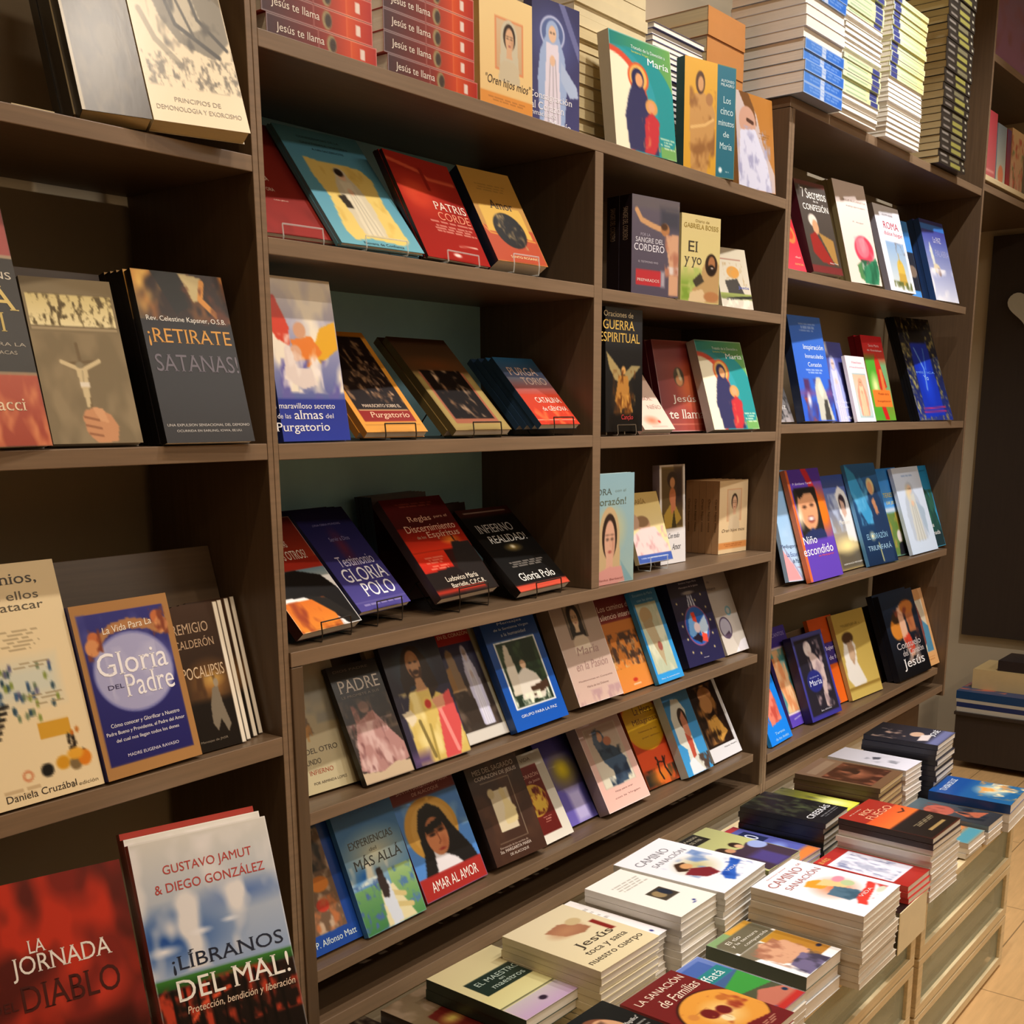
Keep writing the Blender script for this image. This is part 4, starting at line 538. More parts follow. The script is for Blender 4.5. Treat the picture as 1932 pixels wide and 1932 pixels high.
  [('G', '4c68c0', 'e8c878'), ('N', 0, .2, 1, .6, 'b8c4dc', 4, .5), ('R', 0, .8, 1, 1, '6c6454', .06), ('P', [.4, .2, .55, .12, .75, .18, .95, .5, 1, .75, .5, .7, .5, .5, .42, .4], 'e8e8e8'), ('E', .58, .3, .12, .09, '44343c'), ('P', [.5, .26, .64, .3, .66, .42, .56, .46, .5, .4], 'd8b8a8'), ('E', .4, .75, .5, .12, 'f8e8a8', .9)],
  [('Mensajes', .3, .48, .7, .54, 'f0ece0'), ('HERMANOS MENSAJEROS', .1, .93, .9, .95, 'e8e4dc')]),
'corazon': ('taller deep blue cover of a praying woman in a blue cloak', '5c98c8', .012, 0,
  [('G', '3c6c9c', '1c3454'), ('P', [0, 0, .25, .1, .6, .6, .3, .6, 0, .3], '48a0d0'), ('N', 0, .1, .6, .6, '6cb8e0', 5, .52), ('P', [.55, .3, .62, .16, .78, .16, .9, .35, 1, .7, .9, 1, .5, 1, .5, .6], '2c4468'), ('E', .68, .23, .12, .08, 'd8c898'), ('E', .66, .25, .08, .065, 'd8a880'), ('P', [.6, .38, .7, .34, .76, .5, .66, .52], 'c08c6c'), ('E', .35, .72, .12, .06, 'f0ecc0', .9), ('L', [.5, .8, .52, .97], .015, 'c8c890')],
  [('EL CORAZÓN', .15, .68, .85, .75, '8cbcdc'), ('TRIUNFARÁ', .1, .8, .9, .86, '9cc4e0')]),
'ylwblue': ('blue sky book with yellow title over green fields', '4c8ccc', .012, 0,
  [('G', '3c90e0', '8cc0ec'), ('R', 0, .5, 1, 1, '6c8c44', .05), ('N', 0, .5, 1, .9, 'b09c4c', 5, .52), ('E', .5, .78, .12, .07, 'dcd4d0'), ('P', [.35, 1, .4, .86, .62, .84, .8, .96, .8, 1], '2c2c34'), ('R', 0, .45, 1, .5, 'c8d8e8', .03)],
  [('TERESITA', .1, .28, .85, .33, 'e8d84c'), ('DE JESÚS', .2, .37, .8, .42, 'e8d84c')]),
'whlady': ('white book with a soft watercolour of a robed woman', 'd8e4f4', .012, 0,
  [('G', 'dce8fc', 'd8e8fc'), ('S', .48, .18, .86, .6, 'dce0dc', 'c8d4e4', 'ecd0b8'), ('P', [.6, .4, .85, .5, .8, .82, .7, .7], 'b4c8dc'), ('E', .4, .3, .12, .12, 'ecdcb8', .9), ('X', .3, .1, .7, .14, '8cb0dc', 2), ('X', .2, .92, .7, .96, 'a8c0dc', 2)], []),
'una': ('book with a green hill figure under blue sky, right end of the upper slanted rack', '245c64', .012, 0,
  [('G', '2c98d4', '58b8dc'), ('P', [.0, .3, .3, .22, .7, .35, .9, .6, 1, .8, 1, 1, 0, 1], '2c5c58'), ('N', .2, .3, 1, .9, '3c7464', 4, .5), ('P', [.12, .35, .3, .32, .3, .7, .15, .75], 'a85c44'), ('E', .22, .22, .08, .05, '3c3028'), ('P', [0, .85, 1, .8, 1, 1, 0, 1], '24444c')],
  [('Oraciones', .4, .05, .85, .07, '184c70'), ('y una', .05, .72, .55, .77, 'f4f8f8'), ('llamada', .1, .8, .85, .85, 'f4f8f8')]),
'cyan': ('vivid cyan book cut by the divider, left end of the lower slanted rack', '2c98e8', .012, 0,
  [('G', '1c88e0', '1c90f4'), ('P', [.2, .2, .75, .25, .8, .7, .3, .75], 'e88c78'), ('N', .2, .2, .8, .72, 'c85c50', 5, .5)], [('Teresa', .3, .84, .75, .88, 'a8dcfc'), ('de los Andes', .25, .92, .85, .96, 'a8dcfc')]),
'purp': ('violet book with a framed peach painting', '5c4cb8', .012, 0,
  [('G', '4c3c90', '6c54c4'), ('R', .0, .2, .85, .88, 'ecd8e0'), ('R', .0, .22, .82, .86, '5ca0a4'), ('P', [0, .3, .3, .3, .55, .6, .75, .86, .2, .86, 0, .6], 'e09c6c'), ('N', 0, .22, .82, .86, 'f0c89c', 5, .5), ('L', [.2, .93, .85, .9], .006, 'c8c0e8')], [('CANTOS', .3, .06, .9, .1, 'a898dc')]),
'navymaria': ('dark book with lilac border and a white statue of mother and child', '241c48', .028, 0,
  [('G', '5458a0', '4440a0'), ('R', .06, .05, .94, .95, '2c2a38'), ('E', .42, .18, .12, .09, 'd8ccc8'), ('P', [.4, .2, .6, .26, .8, .4, .78, .6, .65, .9, .58, .88, .6, .6, .45, .42], 'd0bcb8'), ('N', .35, .1, .85, .9, 'a89498', 7, .58), ('E', .4, .56, .24, .13, '2c3484')],
  [('Las glorias de', .26, .5, .55, .525, 'a8b0e8'), ('María', .22, .54, .6, .61, 'd8e0fc'), ('San Alfonso', .35, .9, .7, .92, 'c8c8d8')]),
'orange': ('orange book with a violet band, partly behind its neighbours', 'c85c1c', .014, 0,
  [('G', 'b8501c', 'ec7424'), ('R', 0, .3, 1, .55, '44347c'), ('P', [.2, .7, .4, .75, .5, 1, .3, 1], '8c6c94')], [('Mujeres', .35, .34, .95, .4, 'd8d0f0'), ('de fe', .5, .45, .85, .5, 'd8d0f0')]),
'creamlady': ('mustard cream book with a crowned woman in a white veil', 'b8a060', .014, 0,
  [('G', 'b09850', 'd0b868'), ('P', [.05, .75, .1, .45, .2, .28, .4, .28, .5, .4, .44, .6, .6, .85, .2, .88], 'e4e0d8'), ('E', .32, .3, .17, .07, '4c3420'), ('P', [.26, .36, .42, .34, .44, .5, .34, .62, .26, .55], 'b89c80'), ('E', .33, .5, .08, .06, 'c8ac90'), ('R', 0, .86, 1, .9, 'a08440'), ('X', .2, .1, .8, .18, '8c783c', 4)], []),
'jesusD4': ('black book with a colourful painted figure raising an arm and a white script word', '14141c', .022, 1,
  [('G', '2c3c54', '141418'), ('E', .3, .42, .18, .13, 'd8903c'), ('E', .35, .3, .14, .07, '4c3828'), ('P', [.4, .2, .56, .15, .58, .5, .7, .75, .5, .8, .4, .55], 'e8bca0'), ('P', [.42, .55, .6, .5, .7, .7, .5, .75], 'd8503c'), ('P', [.6, .18, .85, .22, .85, .5, .65, .5], 'b87850'), ('E', .7, .2, .2, .08, 'c07c40'), ('N', .3, .2, .9, .6, '8c4c3c', 6, .6), ('N', .3, .6, .8, .85, 'a89890', 5, .52)],
  [('Consuelo', .16, .58, .88, .66, 'd0c8c8'), ('del Corazón', .28, .68, .92, .75, 'd0c8c8'), ('Jesús', .22, .78, .86, .92, 'f4f4f4')]),
'tanD4': ('peach book with a long-haired woman in blue, last in the lower slanted rack', 'c89868', .012, 0,
  [('G', 'e0b080', 'e8b880'), ('R', .15, .14, .8, .82, 'd8d0bc'), ('P', [.5, .4, .85, .5, .85, .82, .4, .82], '5c98b8'), ('P', [.2, .2, .35, .18, .5, .4, .45, .7, .3, .75, .2, .5], '8c5450'), ('P', [.22, .3, .3, .3, .34, .6, .26, .6], 'e0b498'), ('X', .2, .88, .8, .95, 'c88c50', 2)], []),
}
COV.update({
'camino_red': ('white cover with a girl in a blue skirt, orange glow and a red ribbon', 'd0c6b4', .0125, 0,
  [('G', 'f4f2fa', 'f4f4fc'), ('E', .52, .58, .36, .24, 'f08c5c', .9), ('P', [.34, .36, .5, .33, .62, .4, .55, .52, .4, .5], 'e8a838'), ('P', [.46, .42, .66, .42, .72, .6, .6, .66], 'ecd098'), ('P', [.3, .58, .55, .56, .62, .76, .45, .82, .3, .78], '5c7c90'), ('N', .3, .55, .64, .82, '48687c', 6, .5), ('E', .76, .52, .09, .05, 'e89cb0'), ('E', .72, .62, .08, .06, 'c0d0a4'), ('P', [.28, .86, .42, .8, .72, .78, .9, .74, .88, .82, .7, .86, .4, .9, .3, .94], 'e04c40'), ('N', .25, .76, .9, .92, 'c83430', 8, .6), ('E', .78, .9, .1, .03, 'd8dcc8')],
  [('DE', .84, .09, .92, .115, 'c08078'), ('CAMINO', .1, .1, .8, .19, 'b0706c'), ('SANACIÓN', .16, .23, .92, .31, 'b0706c'), ('Gustavo Jamut', .25, .04, .7, .06, 'd09890'), ('VIDA', .45, .805, .75, .84, 'f8e0dc')]),
'camino_blue': ('white cover with a dark-haired girl in a red dress and a blue ribbon', 'c8c4bc', .0125, 0,
  [('G', 'eeeef4', 'f4f4fc'), ('E', .5, .56, .36, .22, 'c8c090', .9), ('N', .2, .36, .9, .7, '7c98c8', 4, .6), ('P', [.22, .5, .38, .4, .5, .44, .44, .54, .3, .56], '4c3424'), ('E', .42, .5, .08, .05, 'd8a878'), ('P', [.2, .58, .4, .55, .56, .66, .5, .78, .3, .74], '883038'), ('P', [.36, .87, .46, .8, .74, .76, .94, .7, .92, .8, .7, .84, .5, .92, .4, .95], '3c70cc'), ('N', .35, .72, .95, .94, '2854b0', 8, .58)],
  [('CAMINO', .1, .14, .74, .22, '8c8c94'), ('SANACIÓN', .18, .26, .86, .33, '8c8c94'), ('VIDA', .55, .8, .78, .83, 'e0e8fc')]),
'white_photo': ('plain white cover with a small dark photo and a tiny blue logo', 'd4cec4', .0125, 0,
  [('G', 'f0eee8', 'f4f2ec'), ('R', .35, .5, .72, .72, '50483c'), ('E', .48, .6, .1, .07, 'a08c68'), ('E', .62, .6, .08, .08, '2c3444'), ('E', .62, .9, .03, .015, '34408c'), ('E', .56, .93, .04, .008, '34408c'), ('X', .2, .2, .85, .36, 'b8b4ac', 4)], []),
'jesus_toca': ('cream cover of a reaching hand with large dark lower-case lettering', 'd8cba8', .0125, 0,
  [('G', 'd8ccae', 'e8dcb8'), ('P', [.3, .25, .55, .22, .7, .3, .75, .45, .6, .48, .4, .42], 'a8785c'), ('E', .5, .35, .3, .12, 'b88a68', .9), ('E', .72, .28, .1, .06, 'c8b48c'), ('R', .82, .38, .9, .62, '8c2c24')],
  [('Jesús', .26, .56, .82, .68, '443c30'), ('toca y sana', .2, .71, .86, .79, '4c4438'), ('nuestro cuerpo', .06, .83, .92, .91, '4c4438')]),
'white_b': ('white booklet with faint grey lettering squeezed between two taller piles', 'd4ccc0', .011, 0,
  [('G', 'ece8e4', 'f2f0f6'), ('X', .2, .2, .8, .5, 'b0aca8', 4), ('E', .7, .9, .06, .02, '3c448c')], []),
'maestro': ('pale green cover with a dark green title block and a beach scene', '2a3a30', .0135, 0,
  [('G', 'c8bc94', 'dcd8a8'), ('R', .12, .3, .92, .56, '26382f'), ('V', 0, .56, 1, .78, 'd4cc98', 'dcd8a4'), ('L', [0, .76, 1, .76], .01, '5c5c44'), ('V', 0, .78, 1, 1, 'c8c0c4', 'c4a8cc'), ('E', .45, .88, .05, .03, '34243c'), ('N', .75, .76, 1, .86, '3c3040', 8, .58)],
  [('EL MAESTRO', .2, .35, .84, .41, 'a8b8ac'), ('en', .46, .43, .54, .455, 'a8b8ac'), ('maestros', .28, .47, .76, .52, 'a8b8ac')]),
'familias': ('dark red cover with a golden circle of doodled heads and a cream title', '8c2c2c', .013, 0,
  [('G', '7c2828', '842a2a'), ('E', .55, .62, .52, .32, '3c1818'), ('E', .56, .62, .5, .305, 'e8a84c'), ('E', .55, .62, .3, .2, 'f4dca0', .9), ('N', .2, .42, .95, .8, 'a84830', 6, .6), ('E', .42, .56, .09, .07, '7c2424'), ('E', .6, .6, .08, .06, '7c2424'), ('E', .48, .68, .06, .05, 'f4e4b8'), ('F', .3, .5, .5, .7, 'a86c38', .006), ('E', .8, .5, .06, .04, 'c87c3c'), ('E', .25, .5, .06, .04, 'd8944c'), ('P', [.1, .95, .5, .82, 1, .9, 1, 1, 0, 1], '7c2626'), ('X', .4, .9, .85, .96, 'd8a88c', 3)],
  [('LA SANACIÓN', .08, .06, .95, .14, 'f0dcc8'), ('de Familias', .22, .19, .92, .29, 'f0dcc8', .2)]),
'blackface': ('black cover with a pale face at one corner, lying on the nearest pile', '1a1616', .013, 0,
  [('G', '1c2424', '1c1818'), ('E', .32, .4, .34, .3, '8c5c44'), ('E', .42, .38, .24, .22, 'd8ac88'), ('N', 0, .2, .5, .9, '4c342c', 5, .5), ('X', .6, .45, .95, .85, 'b0b0ac', 7)], [('"Magnífica"', .6, .36, .95, .42, 'e0e0dc')]),
'effata': ('blue and green cover with a teal title band and clasped arms', 'a8b0b4', .013, 0,
  [('V', 0, 0, 1, 1, '7088c8', '5c78b0'), ('R', .2, .05, .85, .3, '4a6cb4'), ('R', .1, .2, .95, .36, '2a8c90'), ('R', 0, .36, 1, .5, '4c6c9c'), ('P', [0, .5, 1, .38, 1, .75, 0, .6], '48a44c'), ('P', [0, .58, 1, .7, 1, .85, 0, .8], '5c6048'), ('P', [.1, .8, .6, .68, 1, .8, 1, .95, .4, .95], 'c8806c'), ('R', 0, .92, 1, 1, 'c83c34', .04), ('E', .9, .84, .05, .025, '1c3c5c')],
  [('Effatá', .14, .23, .8, .33, 'dcecec')]),
'tio': ('cover with clasped hands under a grey title block and ochre sky', '4c5444', .02, 0,
  [('V', 0, 0, 1, .3, '6c7060', '86806c'), ('R', 0, 0, .5, .1, '8cac7c'), ('R', .45, 0, 1, .08, 'd8a848', .04), ('R', .05, .08, .95, .34, '75705c'), ('V', .55, .34, 1, .9, 'c89838', 'c08c40'), ('P', [0, .34, .5, .34, .6, .5, .4, .6, 0, .5], '88806c'), ('P', [.1, .5, .45, .36, .8, .5, .75, .78, .4, .85, .15, .72], 'dcae90'), ('N', .1, .4, .8, .85, 'b07c64', 7, .55), ('P', [.2, .78, .6, .74, .7, 1, .1, 1], '7c7498'), ('N', .1, .76, .75, 1, '4c4860', 6, .5), ('E', .93, .8, .05, .025, '2c3050')],
  [('El tío', .18, .12, .5, .17, 'e8e4d8'), ('y la ternura', .14, .19, .8, .24, 'e8e4d8'), ('compartida', .3, .26, .9, .31, 'e8e4d8')]),
'fuego': ('red sunset cover fading to a black foot with a small bird', '2c1c18', .0125, 0,
  [('G', 'a83424', 'a03c28'), ('V', 0, .3, 1, .56, 'd8602c', 'e87c38'), ('R', 0, .56, 1, 1, '2a2018', .05), ('L', [.7, .42, .8, .45, .9, .4], .015, '2c1814'), ('X', .3, .7, .9, .78, 'a89878', 3), ('R', .3, .86, .8, .9, 'a88c5c', .01)],
  [('RICK', .28, .12, .6, .19, 'f0b890'), ('FUEGO', .2, .22, .88, .31, 'f0a880'), ('en la noche', .15, .06, .5, .08, 'f0c8b0')]),
'redborder': ('red-bordered cover with blue scribbled figures on white', 'c03830', .0125, 0,
  [('G', 'b0302c', 'b4342c'), ('R', .05, .14, .95, .84, 'e4e4f0'), ('N', .1, .2, .9, .8, '8c94b4', 9, .56), ('N', .1, .2, .9, .8, 'b8bcd0', 6, .55), ('R', 0, .0, .35, .14, 'c04038')], [('80 AÑOS', .03, .03, .36, .1, 'f0b060')]),
'creo': ('black textured cover with bold white capitals', '1c1e1c', .0125, 0,
  [('G', '20201e', '1c1c20'), ('N', 0, 0, 1, .75, '3c4030', 8, .5), ('N', .4, .3, 1, .7, '50583c', 5, .6), ('X', .3, .86, .95, .93, '8c8c90', 2)], [('CREERÁS', .1, .72, .92, .82, 'e8e8ec')]),
'yellow': ('glowing yellow-green woodland cover', '6c6c38', .0125, 0,
  [('G', '4c4c2c', 'e0e048'), ('N', 0, 0, 1, .6, '6c6c3c', 7, .5), ('E', .6, .75, .5, .3, 'f0f4b0', .9)], []),
'brown': ('brown cover with a dim painting of a bowed figure', '5c4434', .0125, 0,
  [('G', '7c6450', '7a5c40'), ('R', .05, .3, .95, .88, '4c2c1c'), ('E', .5, .6, .3, .2, 'a0684c', .9), ('E', .55, .5, .2, .1, '3c2418'), ('N', .1, .3, .9, .88, '8c5840', 5, .58), ('R', .1, .1, .9, .22, '8c7660')], []),
'whitegrey': ('greyish white cover with a faint flying bird', 'ccc4bc', .0125, 0,
  [('G', 'a8a4a8', 'dcdae4'), ('N', .2, .4, .8, .8, '8c8c94', 5, .58), ('P', [.4, .5, .6, .45, .7, .55, .5, .56], '5c5c64')], []),
'jose': ('black cover with hands and white capitals, the farthest tall pile', '20202c', .0135, 0,
  [('G', '1c1c20', '3c3c4c'), ('N', 0, .1, .6, .5, 'a88c7c', 6, .58), ('E', .5, .6, .16, .09, 'c8a890'), ('P', [.1, .7, .5, .66, .6, .78, .2, .82], 'd8ccc8'), ('R', 0, .84, 1, 1, '7478a0', .08)], [('JOSÉ', .52, .72, .95, .84, 'f0f0f4')]),
'blue': ('deep blue cover with a burst of orange and white light', '183c74', .022, 0,
  [('G', '245c9c', '2c6c9c'), ('R', 0, 0, 1, .35, '1c5498', .1), ('E', .6, .65, .4, .25, 'f4ecc8', .9), ('N', .2, .45, 1, 1, 'e8a054', 5, .5), ('N', .3, .6, 1, 1, 'f4dcb0', 7, .58)], [('TU HORA DE LUZ', .15, .1, .85, .18, 'dce8f4')]),
'hand': ('grey-blue cover with a red hand picture and a triangular photo', '6c7478', .0125, 0,
  [('G', '5c6c74', '3c3c40'), ('E', .4, .35, .36, .17, 'b86858'), ('N', .1, .15, .8, .5, '8c4c40', 7, .52), ('P', [.2, .8, .5, .5, .9, .85], 'b86c50'), ('N', .1, .5, .95, .9, '2c3038', 6, .56)], []),
'pyramid': ('orange and teal cover, stepped below the sunset pile', 'b0a090', .0125, 0,
  [('G', 'c88048', 'd8945c'), ('R', 0, .8, 1, 1, '5c9cac', .08), ('N', 0, .3, 1, .8, '8c5434', 5, .55)], []),
'family': ('yellow-green cover with a painted family group and a black title box', '8c8c5c', .0125, 0,
  [('G', 'a8a878', 'd8dc98'), ('P', [.05, 1, .1, .62, .3, .5, .55, .55, .8, .5, 1, .65, 1, 1], '4c3c4c'), ('E', .26, .46, .13, .08, '44342c'), ('E', .34, .5, .08, .05, 'c89878'), ('E', .6, .46, .1, .07, '3c2c24'), ('E', .6, .5, .07, .045, 'd8b090'), ('E', .86, .6, .16, .09, 'a0b0e0'), ('R', .3, .7, .7, 1, '584c8c', .08), ('R', .1, .0, .6, .2, '2c2820')], [('LA ALEGRÍA', .15, .04, .55, .08, 'a8a088'), ('DE VIVIR', .2, .11, .5, .15, 'a8a088')]),
'brownred': ('brown cover with a dark red shape and yellow patch beneath the pale green one', '4c3c2c', .0125, 0,
  [('G', '6c5a44', '74603f'), ('N', 0, 0, 1, .3, '84705a', 6, .5), ('P', [.1, 1, .2, .35, .7, .3, .95, 1], '5c1c14'), ('E', .35, .5, .2, .1, 'b09c50', .9)], []),
'darkcorner': ('near-black cover at the bottom edge beside the brown one', '1a1410', .0125, 0,
  [('G', '241a14', '1e1612'), ('N', .3, .0, 1, .3, '5c5040', 10, .58)], []),
'violet': ('violet-blue cover with a dark numbered box and orange foot', '5c4c94', .0125, 0,
  [('G', '5c60a0', '6870c0'), ('R', 0, 0, 1, .08, 'a83c44'), ('R', .15, .16, .9, .45, '2c3458'), ('E', .6, .62, .3, .12, 'a0b8f0', .9), ('R', 0, .85, 1, 1, 'e08c4c', .06)], [('50', .5, .22, .82, .38, 'c8d0ec'), ('DÍAS', .18, .26, .45, .34, 'a8b0d4')]),
})
